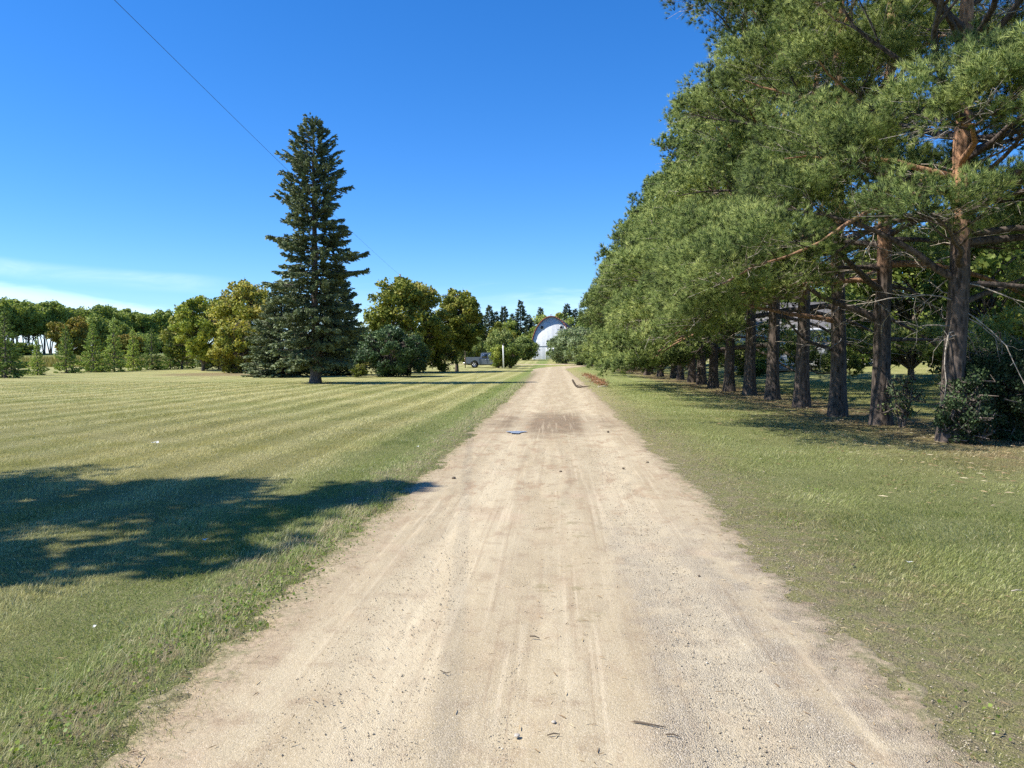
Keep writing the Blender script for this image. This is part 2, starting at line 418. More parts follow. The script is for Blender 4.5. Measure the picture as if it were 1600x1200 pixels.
def blade_material():
    m, nb, b = mat_new('grass_blade')
    pos = nb.new('ShaderNodeNewGeometry').outputs['Position']
    c, x, y, nm, nf = lawn_colour(nb, pos)
    at = nb.new('ShaderNodeAttribute', attribute_name='v').outputs['Fac']
    c = nb.mix(nb.ss(at, .0, .55, .55, 0), c, nb.mix(.5, c, (.06, .10, .02)))
    c = nb.mix(nb.ss(at, .62, .95, 0, .75), c, (.56, .52, .33))
    gn = nb.new('ShaderNodeMixRGB') if False else None
    c = nb.mix(1.0, c, (1.35, 1.32, 1.25), 'MULTIPLY')
    nb.put(b.inputs['Base Color'], c); b.inputs['Roughness'].default_value = .55; b.inputs['Specular IOR Level'].default_value = .3
    t = nb.new('ShaderNodeBsdfTranslucent'); nb.put(t.inputs[0], c)
    mx = nb.new('ShaderNodeMixShader'); mx.inputs[0].default_value = .35
    nb.l.new(b.outputs[0], mx.inputs[1]); nb.l.new(t.outputs[0], mx.inputs[2]); nb.l.new(mx.outputs[0], nb.n['Material Output'].inputs[0])
    return m


def road_material():
    m, nb, b = mat_new('drive_gravel')
    pos = nb.new('ShaderNodeNewGeometry').outputs['Position']
    sp = nb.new('ShaderNodeSeparateXYZ'); nb.l.new(pos, sp.inputs[0]); x, y, z = sp.outputs
    p2 = nb.vmul(pos, (1, 1, 0)); lng = nb.vmul(pos, (1, .16, 0))
    n1 = nb.noise(p2, .9, 4, .6); n2 = nb.noise(p2, 4.5, 5, .65); n3 = nb.noise(p2, 26, 4, .75); nl = nb.noise(lng, 2.4, 4, .6)
    tan = (.37, .295, .18); sand = (.46, .382, .245); brown = (.25, .175, .105); grey = (.39, .335, .25)
    c = nb.mix(nb.ss(nl, .35, .68), tan, sand)
    c = nb.mix(nb.ss(n2, .50, .72, 0, .6), c, brown)
    c = nb.mix(nb.ss(n1, .55, .72, 0, .35), c, (.42, .28, .19))
    # loose grey gravel lying in long patches near the camera
    xg = nb.m('ADD', x, nb.m('MULTIPLY', nb.m('SUBTRACT', n1, .5), 1.0))
    gm = nb.m('MAXIMUM', nb.band(xg, .35, .6, 1.15, 1.4), nb.m('MAXIMUM', nb.m('MULTIPLY', nb.band(xg, -.95, -.8, -.45, -.3), nb.ss(y, 2.8, 4.2, .3, 0)), nb.band(xg, 1.3, 1.45, 1.6, 1.8)))
    gm = nb.m('MULTIPLY', nb.m('MULTIPLY', gm, nb.ss(y, 4.5, 9, 1, .0)), nb.ss(n2, .34, .56, .3, 1))
    v = nb.new('ShaderNodeTexVoronoi'); nb.put(v.inputs['Vector'], p2); v.inputs['Scale'].default_value = 170
    vc = v.outputs['Color']; vd = v.outputs['Distance']
    bw = nb.new('ShaderNodeSeparateColor'); nb.l.new(vc, bw.inputs[0])
    gr = nb.mix(nb.ss(bw.outputs[0], .1, .9), (.20, .165, .12), (.60, .52, .395))
    c = nb.mix(nb.m('MULTIPLY', gm, .5), c, grey)
    c = nb.mix(nb.m('MULTIPLY', nb.ss(bw.outputs[1], .35, .75), nb.m('ADD', .28, nb.m('MULTIPLY', gm, .55))), c, gr)
    # damp dark hollow across the drive
    dy = nb.m('DIVIDE', nb.m('SUBTRACT', y, 18.2), 3.0); dx = nb.m('DIVIDE', nb.m('ADD', x, .15), 1.5)
    dm = nb.m('ADD', nb.m('ADD', nb.m('MULTIPLY', dx, dx), nb.m('MULTIPLY', dy, dy)), nb.m('MULTIPLY', nb.m('SUBTRACT', nb.noise(p2, 1.6, 5, .7), .5), 3.0))
    c = nb.mix(nb.ss(dm, .1, 1.7, .85, 0), c, (.17, .12, .075))
    fs = nb.noise(nb.vmul(pos, (21, .33, 0)), 1.0, 3, .6); fs2 = nb.noise(nb.vmul(pos, (5, .22, 0)), 1.0, 3, .6)
    trk = nb.m('MULTIPLY', nb.ss(fs2, .42, .6), nb.ss(nb.m('ABSOLUTE', x), 1.25, 1.6, 1, .2))
    c = nb.mix(nb.m('MULTIPLY', nb.m('MULTIPLY', nb.ss(fs, .52, .64), trk), .38), c, (.27, .195, .12))
    c = nb.mix(nb.m('MULTIPLY', nb.m('MULTIPLY', nb.ss(fs, .48, .36), trk), .38), c, (.60, .50, .34))
    wt = nb.m('MAXIMUM', nb.band(nb.m('ADD', x, nb.m('MULTIPLY', nb.m('SUBTRACT', n1, .5), .5)), -1.15, -.95, -.75, -.5), nb.band(nb.m('ADD', x, nb.m('MULTIPLY', nb.m('SUBTRACT', n1, .5), .5)), .5, .7, .95, 1.15))
    c = nb.mix(nb.m('MULTIPLY', wt, .35), c, (.56, .475, .32))
    mo = nb.noise(nb.vmul(pos, (2.2, .9, 0)), 1.6, 5, .7)
    c = nb.mix(nb.m('MULTIPLY', nb.ss(mo, .5, .66), nb.ss(y, 6, 9, .25, .7)), c, (.30, .205, .125))
    # cross-wise scuffs and darker smears farther on
    cr = nb.noise(nb.vmul(pos, (.5, 1.4, 0)), 1.3, 4, .7)
    c = nb.mix(nb.m('MULTIPLY', nb.ss(cr, .56, .72), nb.ss(y, 14, 22, .0, .5)), c, (.24, .17, .105))
    fg = nb.noise(p2, 75, 2, .8)
    c = nb.mix(nb.ss(fg, .42, .30, 0, .45), c, (.22, .175, .12)); c = nb.mix(nb.ss(fg, .56, .70, 0, .5), c, (.66, .58, .43))
    # thin dark crumbs and dead grass bits
    c = nb.mix(nb.ss(n3, .64, .72, 0, .6), c, (.15, .115, .07))
    # earth shoulders and sparse green
    xs = nb.m('ADD', nb.m('ABSOLUTE', nb.m('ADD', x, .06)), nb.m('MULTIPLY', nb.m('SUBTRACT', n2, .5), .9))
    c = nb.mix(nb.m('MULTIPLY', nb.ss(xs, 1.25, 1.75, 0, .75), nb.ss(y, 60, 80, 1, 0)), c, nb.mix(nb.ss(n3, .4, .6), (.25, .185, .12), (.40, .31, .20)))
    sh = nb.noise(p2, 7, 5, .8)
    xe = nb.m('ADD', nb.m('ABSOLUTE', nb.m('ADD', x, .06)), nb.m('MULTIPLY', nb.m('SUBTRACT', sh, .5), 1.5))
    c = nb.mix(nb.m('MULTIPLY', nb.ss(xe, 1.5, 1.9, 0, .9), nb.ss(y, 60, 80, 1, 0)), c, nb.mix(nb.ss(n3, .35, .65), (.12, .125, .05), (.27, .235, .13)))
    mid = nb.m('MULTIPLY', nb.band(x, -.3, -.05, .25, .5), nb.m('MULTIPLY', nb.ss(nb.noise(p2, 3, 5, .75), .56, .68), nb.ss(y, 3.5, 5)))
    c = nb.mix(nb.m('MULTIPLY', mid, .5), c, (.18, .155, .07))
    nb.put(b.inputs['Base Color'], c); b.inputs['Roughness'].default_value = .95; b.inputs['Specular IOR Level'].default_value = .15
    h = nb.m('ADD', nb.m('MULTIPLY', nb.m('SUBTRACT', .6, vd), nb.m('ADD', .35, gm)), nb.m('ADD', nb.m('MULTIPLY', n3, .8), nb.m('MULTIPLY', n2, 1.2)))
    nb.put(b.inputs['Normal'], nb.bump(h, .007, .85))
    return m


M['ground'] = ground_material(); M['blade'] = blade_material(); M['road'] = road_material()


def plain(name, col, rough=.6, spec=.4, metal=0, var=.15, scale=6, bump=0):
    m, nb, b = mat_new(name)
    tc = nb.new('ShaderNodeTexCoord').outputs['Object']; n = nb.noise(tc, scale, 4, .6)
    c = nb.mix(nb.ss(n, .3, .7), tuple(k * (1 - var) for k in col), tuple(min(1, k * (1 + var)) for k in col))
    nb.put(b.inputs['Base Color'], c); b.inputs['Roughness'].default_value = rough
    b.inputs['Specular IOR Level'].default_value = spec; b.inputs['Metallic'].default_value = metal
    if bump: nb.put(b.inputs['Normal'], nb.bump(n, bump, .6))
    return m


M['white_paint'] = plain('white_paint', (.72, .73, .74), .6, .3, var=.08)
M['barn_paint'] = plain('barn_paint', (.56, .58, .58), .7, .2, var=.1, scale=3)
M['red_trim'] = plain('red_trim', (.30, .10, .07), .7)
M['shingle'] = plain('shingle', (.16, .10, .085), .9, .2, var=.35, scale=12)
M['dark'] = plain('dark_glass', (.012, .014, .02), .15, .5)
M['grey_roof'] = plain('grey_roof', (.2, .19, .185), .9, .2, var=.3, scale=14)
M['silver'] = plain('silver_paint', (.19, .22, .27), .3, .6, .25, var=.03)
M['pale_car'] = plain('pale_car_paint', (.62, .63, .64), .3, .6, .2, var=.03)
M['glass'] = plain('car_glass', (.03, .045, .07), .05, .9, var=.05)
M['rubber'] = plain('rubber', (.02, .02, .02), .85, .2)
M['rim'] = plain('rim_metal', (.55, .55, .57), .3, .6, .8, var=.05)
M['black_plastic'] = plain('black_plastic', (.03, .03, .032), .5, .4)
M['tail_light'] = plain('red_lens', (.35, .02, .015), .2, .6)
M['cable'] = plain('cable_black', (.03, .03, .03), .6)
M['pole_wood'] = plain('pole_wood', (.22, .17, .12), .9, .2, var=.3, scale=10)
M['post'] = plain('post_paint', (.80, .80, .77), .7, .3, var=.12)
M['stone'] = plain('stone', (.42, .37, .30), .9, .2, var=.35, scale=3)
M['twig'] = plain('twig_bark', (.11, .085, .06), .9, .2, var=.3)
M['pale_twig'] = plain('pale_twig', (.42, .36, .28), .9, .2, var=.2)


# ------------------------------------------------------------------ foliage templates
def tuft_template(nb_, spread, w, seed=1, jit=.15):
    """brush of needle blades: single triangles fanning from one point, unit length"""
    r = np.random.default_rng(seed); V = []; T = []
    for i in range(nb_):
        a = i * 2.39996 + r.uniform(-.3, .3); e = spread * math.sqrt((i + .5) / nb_) + r.uniform(-jit, jit)
        d = np.array([math.sin(e) * math.cos(a), math.sin(e) * math.sin(a), math.cos(e)])
        s = unit(np.cross(d, r.normal(size=3)))
        o = np.array([0, 0, r.uniform(0, .35)]); L = r.uniform(.75, 1.1)
        k = len(V); V += [o - s * w / 2, o + s * w / 2, o + d * L]; T.append([k, k + 1, k + 2])
    return np.array(V), T


def shoot_template(nb_, w, seed=2):
    """flat-sided needled twig: blades leave the axis along its length, pointing forward"""
    r = np.random.default_rng(seed); V = []; T = []
    for i in range(nb_):
        t = i / nb_; a = i * 2.4; e = r.uniform(.35, .75)
        d = np.array([math.sin(e) * math.cos(a), math.sin(e) * math.sin(a), math.cos(e)])
        s = unit(np.cross(d, r.normal(size=3))); o = np.array([0, 0, t * .75]); L = .45 * (1.1 - .5 * t)
        k = len(V); V += [o - s * w / 2, o + s * w / 2, o + d * L]; T.append([k, k + 1, k + 2])
    return np.array(V), T


LEAFV = np.array([[0, 0, 0], [.5, -.1, .45], [0, 0, 1.0], [-.5, -.1, .45]]); LEAFQ = [[0, 1, 2, 3]]


def bend(p0, d0, L, n, lift, wob, r):
    """a limb path: starts along d0, direction drifts upward by lift and wobbles"""
    P = [np.array(p0, float)]; d = unit(np.array(d0, float)); st = L / n
    for i in range(n):
        d = unit(d + np.array([0, 0, lift / n]) + r.normal(size=3) * wob)
        P.append(P[-1] + d * st)
    return np.array(P)


def trunk_geo(g, path, rad, n=18, rough=.06, seed=0, m=0):
    """ridged bark tube; flares at the foot"""
    r = np.random.default_rng(seed)
    path = np.asarray(path); k = len(path)
    th = np.arange(n) * 2 * math.pi / n
    ph = r.uniform(0, 6.28, 6); V = []
    for i in range(k):
        z = path[i][2]
        rr = rad[i] * (1 + rough * (np.sin(3 * th + ph[0] + z * .3) * .5 + np.sin(5 * th + ph[1] - z * .2) * .5 + np.sin(9 * th + ph[2] + z * .6) * .4) + r.uniform(-1, 1, n) * rough * .5)
        V.append(np.stack([path[i][0] + rr * np.cos(th), path[i][1] + rr * np.sin(th), np.full(n, z)], 1))
    V = np.concatenate(V)
    i0 = (np.arange(k - 1)[:, None] * n + np.arange(n)[None]).ravel(); i1 = (np.arange(k - 1)[:, None] * n + (np.arange(n)[None] + 1) % n).ravel()
    g.add(V, q=np.stack([i0, i1, i1 + n, i0 + n], 1), a=.2, m=m)


# ------------------------------------------------------------------ pine
def make_pine(seed, H=14.0, cb=2.6, rmax=4.8, rtrunk=.25, nlimb=30, tufts=60, blades=12, tl=.13, bw=.11, lean=(0, 0),
              low_side=None, special=(), fork=None, twigs=5, zmin=1.9):
    r = np.random.default_rng(seed)
    root = empty('pine_tree')
    g = G(); f = G()
    nz = 40; zs = np.linspace(-.15, H * .97, nz)
    wx = np.cumsum(r.normal(size=nz)) * .02; wy = np.cumsum(r.normal(size=nz)) * .02
    path = np.stack([lean[0] * zs / H + wx * zs / H * 2, lean[1] * zs / H + wy * zs / H * 2, zs], 1)
    rad = rtrunk * (1 - .93 * np.clip(zs / H, 0, 1) ** 1.05) * (1 + .45 * np.exp(-np.clip(zs, 0, 9) / .35)) + .012
    trunk_geo(g, path, rad, 20, .07, seed)
    def tp(z):
        i = np.interp(z, zs, np.arange(nz)); a = int(i); t = i - a; b = min(a + 1, nz - 1)
        return path[a] * (1 - t) + path[b] * t, rad[a] * (1 - t) + rad[b] * t
    clumps = []   # centre, radius, v, direction
    limbs = []
    for i in range(nlimb):
        t = ((i + r.uniform(.0, .8)) / nlimb) ** 1.15
        z = cb + (H * .96 - cb) * t ** .92
        az = i * 2.39996 + r.uniform(-.5, .5)
        q = (z - cb) / (H - cb)
        prof = (1 - max(0, q - .30) / .70) ** .62 if q > .3 else .98 + .07 * q
        L = rmax * prof * r.uniform(.62, 1.12 if q < .25 else 1.0)
        if i % 9 == 4: L *= .6
        zz = z
        if low_side is not None:
            side = math.cos(az - low_side)
            if q < .3 and side > .2: zz = z - (cb - 1.0) * side * .0
        up = .15 + .75 * q + r.uniform(-.12, .15)
        limbs.append((zz, az, L, up + (.05 if q < .2 else 0), q, (.30 - .2 * q) if q > .25 else (-.75 + 4.2 * q), None))
    for s_ in special: limbs.append(s_)
    for (z, az, L, up, q, lift, dead) in limbs:
        p0, tr = tp(z)
        d0 = np.array([math.cos(az), math.sin(az), up])
        n = 8; P = bend(p0, d0, L * 1.08, n, lift, .12, r); P[:, 2] = np.maximum(P[:, 2], min(zmin + .2, z))
        r0 = min(tr * .6, (.022 + .016 * L) * (.62 if dead == 'drape' else 1)); rr = np.linspace(r0, .012, n + 1)
        g.tube(P, rr, 7, a=.9 if r.random() < .2 else .02, cap=False)
        if dead == 'bare': continue
        ns = int(2 + L * 1.0)
        for j in range(ns):
            t = (.50 if dead != 'drape' else .62) + (.5 if dead != 'drape' else .38) * (j + r.uniform(0, .7)) / ns; t = min(t, .98)
            k = t * n; a = int(k); pp = P[a] + (P[min(a + 1, n)] - P[a]) * (k - a)
            dd = unit(P[min(a + 1, n)] - P[a]); sd = unit(np.cross(dd, [0, 0, 1.0])) * (1 if j % 2 else -1)
            l2 = (.45 + .50 * L * (1 - t)) * r.uniform(.7, 1.3)
            S = bend(pp, dd * .7 + sd * r.uniform(.6, 1.0) + np.array([0, 0, r.uniform(-.05, .4)]), l2, 4, .35, .12, r)
            g.tube(S, np.linspace(.6 * rr[a], .006, 5), 5, a=.02, cap=False)
            cr = r.uniform(.40, .86) * (1.0 - .22 * q)
            clumps.append((S[-1], cr, dd)); 
            if l2 > 1.15: clumps.append((S[2] + r.normal(size=3) * .12, cr * .75, dd))
            for _ in range(twigs):
                i0 = r.integers(0, 4); b = S[i0] + (S[i0 + 1] - S[i0]) * r.uniform(0, 1)
                e = S[-1] + r.normal(size=3) * cr * np.array([.6, .6, .3]) - np.array([0, 0, cr * .15])
                mid = (b + e) / 2 + r.normal(size=3) * .06
                g.tube(np.array([b, mid, e]), [.006, .005, .0035], 3, m=1, cap=False)
        clumps.append((P[-1], r.uniform(.45, .7) * (1 - .2 * q), unit(P[-1] - P[-2])))
    # bare dead twigs in the shaded inside of the crown
    for _ in range(70 if twigs >= 4 else 20):
        z = r.uniform(cb * .55, H * .7); p0, tr = tp(z); az = r.uniform(0, 6.28)
        P = bend(p0, [math.cos(az), math.sin(az), r.uniform(-.25, .25)], r.uniform(.6, 2.2), 6, -.15, .2, r)
        g.tube(P, np.linspace(.016, .004, 7), 4, m=1, cap=False)
        for _k in range(4):
            a = r.integers(2, 6); S = bend(P[a], (P[a] - P[a - 1]) / .3 + r.normal(size=3) * .6, r.uniform(.2, .7), 3, .0, .25, r)
            g.tube(S, [.006, .005, .004, .003], 3, m=1, cap=False)
    # top leader
    p0, _ = tp(H * .95)
    for _ in range(5): clumps.append((p0 + r.normal(size=3) * np.array([.4, .4, .35]), .45, np.array([0, 0, 1.0])))
    tv, tt = tuft_template(blades, .82, bw, seed + 5)
    POS = []; DIR = []; VV = []; SC = []; NR = []
    for c, cr, dd in clumps:
        n = max(6, int(1.15 * tufts * (cr / .5) ** 2 * r.uniform(.8, 1.2)))
        c = np.array([c[0], c[1], max(c[2], zmin + cr * .5 + .5 * math.sin(c[0] * 1.7 + seed) + .4 * math.sin(c[1] * 2.1))])
        m_ = max(4, n // 8)      # needles gather on shoots: sub-centres over the clump, tufts round each
        us = unit(r.normal(size=(m_, 3))); us[:, 2] = np.where(us[:, 2] < -.15, -us[:, 2] * .8, us[:, 2])
        rs = cr * r.uniform(.35, 1.05, m_) ** .45
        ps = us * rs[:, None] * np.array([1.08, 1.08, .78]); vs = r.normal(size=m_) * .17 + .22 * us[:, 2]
        ix = r.integers(0, m_, n); lo = r.normal(size=(n, 3)) * (.065 + .3 * tl * .3)
        off = ps[ix] + lo + us[ix] * r.uniform(-.06, .10, (n, 1)); u = us[ix]
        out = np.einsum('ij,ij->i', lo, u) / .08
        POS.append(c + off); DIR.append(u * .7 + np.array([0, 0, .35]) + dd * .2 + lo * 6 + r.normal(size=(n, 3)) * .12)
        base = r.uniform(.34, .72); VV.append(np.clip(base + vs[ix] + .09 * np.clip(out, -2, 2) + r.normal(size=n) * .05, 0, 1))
        SC.append(tl * r.uniform(.75, 1.3, n)); NR.append(u * [1, 1, 1.2] + lo * 7 + (c + off) * [.10, .10, 0] + [0, 0, .2])
    POS = np.concatenate(POS); DIR = np.concatenate(DIR); VV = np.concatenate(VV); SC = np.concatenate(SC)
    # the needled twig under every tuft
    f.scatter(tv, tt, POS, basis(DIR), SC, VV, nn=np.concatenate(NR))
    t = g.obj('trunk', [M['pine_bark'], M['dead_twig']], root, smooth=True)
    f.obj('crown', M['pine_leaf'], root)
    return root


# ------------------------------------------------------------------ spruce
def make_spruce(name, seed, H, rb, base, mat, step=.26, per=6, shoot=.32, dens=1.0, rtrunk=.2, blades=7, bw=.28, power=.85, droop=.25, gap=.1, bark='spruce_bark', prof=None, rag=.32):
    r = np.random.default_rng(seed); root = empty(name); g = G(); f = G()
    zs = np.linspace(-.1, H * .98, 24); path = np.stack([zs * 0 + .02 * np.sin(zs), zs * 0, zs], 1)
    rad = rtrunk * (1 - .96 * np.clip(zs / H, 0, 1)) * (1 + .5 * np.exp(-np.clip(zs, 0, 9) / .3)) + .01
    trunk_geo(g, path, rad, 12, .08, seed)
    P_, D_, V_, S_ = [], [], [], []
    z = base; i = 0; sect = r.uniform(.72, 1.15, 40)
    while z < H * .985:
        q = (z - base) / (H - base)
        k = max(3, int(per * (1 - .3 * q)))
        for j in range(k):
            if r.random() < gap: continue
            az = i * 1.3 + j * 2 * math.pi / k + r.uniform(-.35, .35)
            pf = (1 - q) ** power if prof is None else np.interp(q, prof[0], prof[1])
            L = rb * pf * (1.05 - rag * r.random() ** 1.3) * sect[int((az % 6.283) / 6.283 * 8) + 8 * int(q * 4)] + .12
            up = -droop * (1 - q) + .75 * q ** 1.6 + r.uniform(-.08, .08)
            P = bend([0, 0, z + r.uniform(-.5, .5) * step], [math.cos(az), math.sin(az), up], L, 6, .22 if rag > .4 else .3, .06, r)
            g.tube(P, np.linspace(.012 + .011 * L, .005, 7), 4, cap=False)
            ns = int(max(3, L * 10 * dens)); t = r.uniform(.08, 1.0, ns) ** .72 * 6
            a = np.minimum(t.astype(int), 5); pp = P[a] + (P[a + 1] - P[a]) * (t - a)[:, None]
            dd = unit(P[a + 1] - P[a]); sd = unit(np.cross(dd, np.array([0, 0, 1.0]))) * r.choice([-1, 1], ns)[:, None]
            spread = (.10 + .26 * L * (1 - t / 6) * r.uniform(0, 1.2, ns))[:, None]
            pos = pp + sd * spread + np.stack([np.zeros(ns)] * 2 + [-spread[:, 0] * r.uniform(.1, .7, ns)], 1)
            P_.append(pos); D_.append(dd * .8 + sd * r.uniform(.2, 1.0, (ns, 1)) + np.stack([np.zeros(ns)] * 2 + [r.uniform(-.65, .15, ns)], 1))
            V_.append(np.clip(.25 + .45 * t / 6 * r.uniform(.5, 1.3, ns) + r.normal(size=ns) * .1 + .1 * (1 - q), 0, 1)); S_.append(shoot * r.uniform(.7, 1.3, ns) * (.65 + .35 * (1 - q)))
        z += step * (1.15 - .45 * q); i += 1
    n = int(8 * dens); P_.append(np.array([[0, 0, H * .97]] * n) + r.normal(size=(n, 3)) * [.05, .05, .2]); D_.append(r.normal(size=(n, 3)) * .4 + [0, 0, 1]); V_.append(np.full(n, .5)); S_.append(np.full(n, shoot * .7))
    tv, tt = shoot_template(blades, bw, seed + 3)
    P_, D_, V_, S_ = map(np.concatenate, (P_, D_, V_, S_))
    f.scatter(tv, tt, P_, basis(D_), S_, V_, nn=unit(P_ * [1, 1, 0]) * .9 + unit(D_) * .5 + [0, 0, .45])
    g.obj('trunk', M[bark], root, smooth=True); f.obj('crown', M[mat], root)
    return root


# ------------------------------------------------------------------ broadleaf
def make_broadleaf(name, seed, H, rx, mat, leaf=.16, n_leaf=22000, base=.12, ry=None, trunks=1, bark='tree_bark', rtrunk=.16, low=.0,
                   lump=.62, top_v=.3, flat=.8, clus=150, hang=0, bare=0, tlen=None, topbias=0, lean=(0, 0), nleafdir=.35):
    """limbs reach cluster centres spread through the crown's volume; leaves gather round the clusters"""
    r = np.random.default_rng(seed); root = empty(name); g = G(); f = G(); ry = ry or rx
    z0 = H * base; cz = (z0 + H) / 2; hz = (H - z0) / 2
    C = []
    lobes = [(unit(r.normal(size=3)), r.uniform(.72, 1.18)) for _ in range(14)]
    while len(C) < clus:
        u = unit(r.normal(size=3)); rr = r.uniform(.25, 1.0) ** .45
        k = 1.0
        for d, s in lobes:
            w = max(0, float(u @ d) - .6) / .4; k = k * (1 - w) + s * w
        rr *= k
        if topbias and u[2] < 0: u[2] *= 1 - topbias
        p = np.array([u[0] * rx * rr, u[1] * ry * rr, cz + u[2] * hz * rr])
        if p[2] < low: continue
        C.append(p)
    C = np.array(C); C[:, 0] += lean[0] * C[:, 2] / H; C[:, 1] += lean[1] * C[:, 2] / H
    order = np.argsort(C[:, 2])
    mains = []
    nm = max(trunks, 1)
    for t in range(nm):
        a = t * 2.4 + r.uniform(0, 1); off = (0 if nm == 1 else r.uniform(.05, .10) * nm ** .6 * rx * .35)
        b = np.array([math.cos(a) * off, math.sin(a) * off, -.1])
        tgt = np.array([math.cos(a) * rx * (.12 if nm == 1 else .4) + lean[0] * .7, math.sin(a) * ry * (.12 if nm == 1 else .4) + lean[1] * .7, H * .82])
        n = 9; s = np.linspace(0, 1, n + 1)[:, None]
        P = b + (tgt - b) * np.concatenate([s ** 1.25, s ** 1.25, s], 1) + np.cumsum(r.normal(size=(n + 1, 3)) * [.06, .06, 0], 0) * H / 10
        rad = rtrunk * (1 if nm == 1 else .6) * (1 - .85 * s[:, 0]) + .01; rad[0] *= 1.3
        g.tube(P, rad, 9 if nm == 1 else 6, cap=False); mains.append((P, rad))
    for i in order[:: max(1, len(C) // 90)]:
        c = C[i]; P, rad = mains[r.integers(0, nm)]
        zt = min(max(c[2] - r.uniform(.25, .5) * np.linalg.norm(c[:2]) - .1 * H, H * .10), H * .78)
        k = int(np.argmin(abs(P[:, 2] - zt))); s = P[k]
        mid = (s + c) / 2 + np.array([0, 0, .08 * np.linalg.norm(c - s)]) + r.normal(size=3) * .1
        ts = np.linspace(0, 1, 6)[:, None]; Q = (1 - ts) ** 2 * s + 2 * ts * (1 - ts) * mid + ts ** 2 * c
        g.tube(Q, np.linspace(rad[k] * .5, .012, 6), 5, cap=False)
        for _ in range(3):
            e = c + r.normal(size=3) * lump * .7; g.tube(np.array([Q[3], (Q[3] + e) / 2 + r.normal(size=3) * .08, e]), [.02, .014, .006], 4, cap=False)
    per = r.dirichlet(np.ones(len(C)) * 3) * n_leaf
    P_, V_, N_ = [], [], []
    for c, k in zip(C, per):
        k = int(k) + 1; q = (c[2] - z0) / (H - z0)
        sc = lump * r.uniform(.6, 1.25)
        u = unit(r.normal(size=(k, 3))) * r.uniform(.2, 1, (k, 1)) ** .5
        p = c + u * sc * np.array([1, 1, flat])
        if hang: p[:, 2] -= np.abs(r.normal(size=k)) * hang * sc
        N_.append(u * .9 + unit(p - [lean[0] * .5, lean[1] * .5, cz]) * .7 + [0, 0, .15])
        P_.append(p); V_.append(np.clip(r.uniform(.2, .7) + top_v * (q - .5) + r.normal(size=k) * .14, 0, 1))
    P_ = np.concatenate(P_); V_ = np.concatenate(V_); N_ = np.concatenate(N_); k = P_[:, 2] > .03; P_ = P_[k]; V_ = V_[k]; N_ = N_[k]; n = len(P_)
    D = r.normal(size=(n, 3)) + [0, 0, nleafdir]
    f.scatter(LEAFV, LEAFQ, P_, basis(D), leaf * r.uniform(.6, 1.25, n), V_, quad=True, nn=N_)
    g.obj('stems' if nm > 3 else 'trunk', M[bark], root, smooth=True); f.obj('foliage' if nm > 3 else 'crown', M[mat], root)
    return root


def put(o, p, rz=0, s=1.0, label=None, cat='tree', group=None, name=None):
    o.location = (p[0], p[1], gz(p[0], p[1]) - .02); o.rotation_euler = (0, 0, rz)
    o.scale = (s, s, s) if not isinstance(s, tuple) else s
    if name: o.name = name
    for k, v in (('label', label), ('category', cat), ('group', group)):
        if v: o[k] = v
        elif k in o.keys(): del o[k]
    return o


def px_pt(px, d): p = W(px, 555, d); return (p.x, p.y)


# ================================================================== GROUND
def build_ground():
    def ax(edges):
        out = []
        for a, b, s in edges: out.append(np.arange(a, b, s))
        return np.concatenate(out + [[edges[-1][1]]])
    xs = ax([(-1500, -300, 120), (-300, -100, 10), (-100, -30, 3), (-30, -8, 1), (-8, -3, .35), (-3, 3, .25), (3, 10, .35), (10, 40, 1), (40, 100, 3), (100, 300, 10), (300, 1500, 120)])
    ys = ax([(-60, -10, 5), (-10, 2, 1), (2, 14, .35), (14, 40, .8), (40, 240, 2), (240, 400, 10), (400, 2600, 110)])
    X, Y = np.meshgrid(xs, ys); Z = Zg(X, Y)
    Z = Z + .018 * fbm(X * 1.7, Y * 1.7, 21, 3) * sstep(np.abs(X), 3.0, 4.5) * (1 - sstep(Y, 30, 60))
    Z = Z - .07 * (1 - sstep(np.abs(X + .06), 1.25, 1.5)) * (1 - sstep(Y, 30, 60)) - .03 * (1 - sstep(np.abs(X), 1.2, 1.5)) * sstep(Y, 30, 60) * (1 - sstep(Y, 84, 88))
    nx, ny = len(xs), len(ys); i = np.arange(nx - 1)[None] + np.arange(ny - 1)[:, None] * nx; i = i.ravel()
    g = G(); g.add(np.stack([X, Y, Z], 2).reshape(-1, 3), q=np.stack([i, i + 1, i + nx + 1, i + nx], 1))
    o = g.obj('lawn', M['ground'], smooth=True); tag(o, kind='structure')


ROAD_L, ROAD_R = -1.76, 1.62


def road_edge(y, side):
    return (ROAD_L if side < 0 else ROAD_R) + (.12 * fbm(y * .45, 0 * y + side * 7, 31, 3) + .05 * fbm(y * 2.2, 0 * y + side * 3, 35, 3)) * (1 - sstep(y, 60, 80))


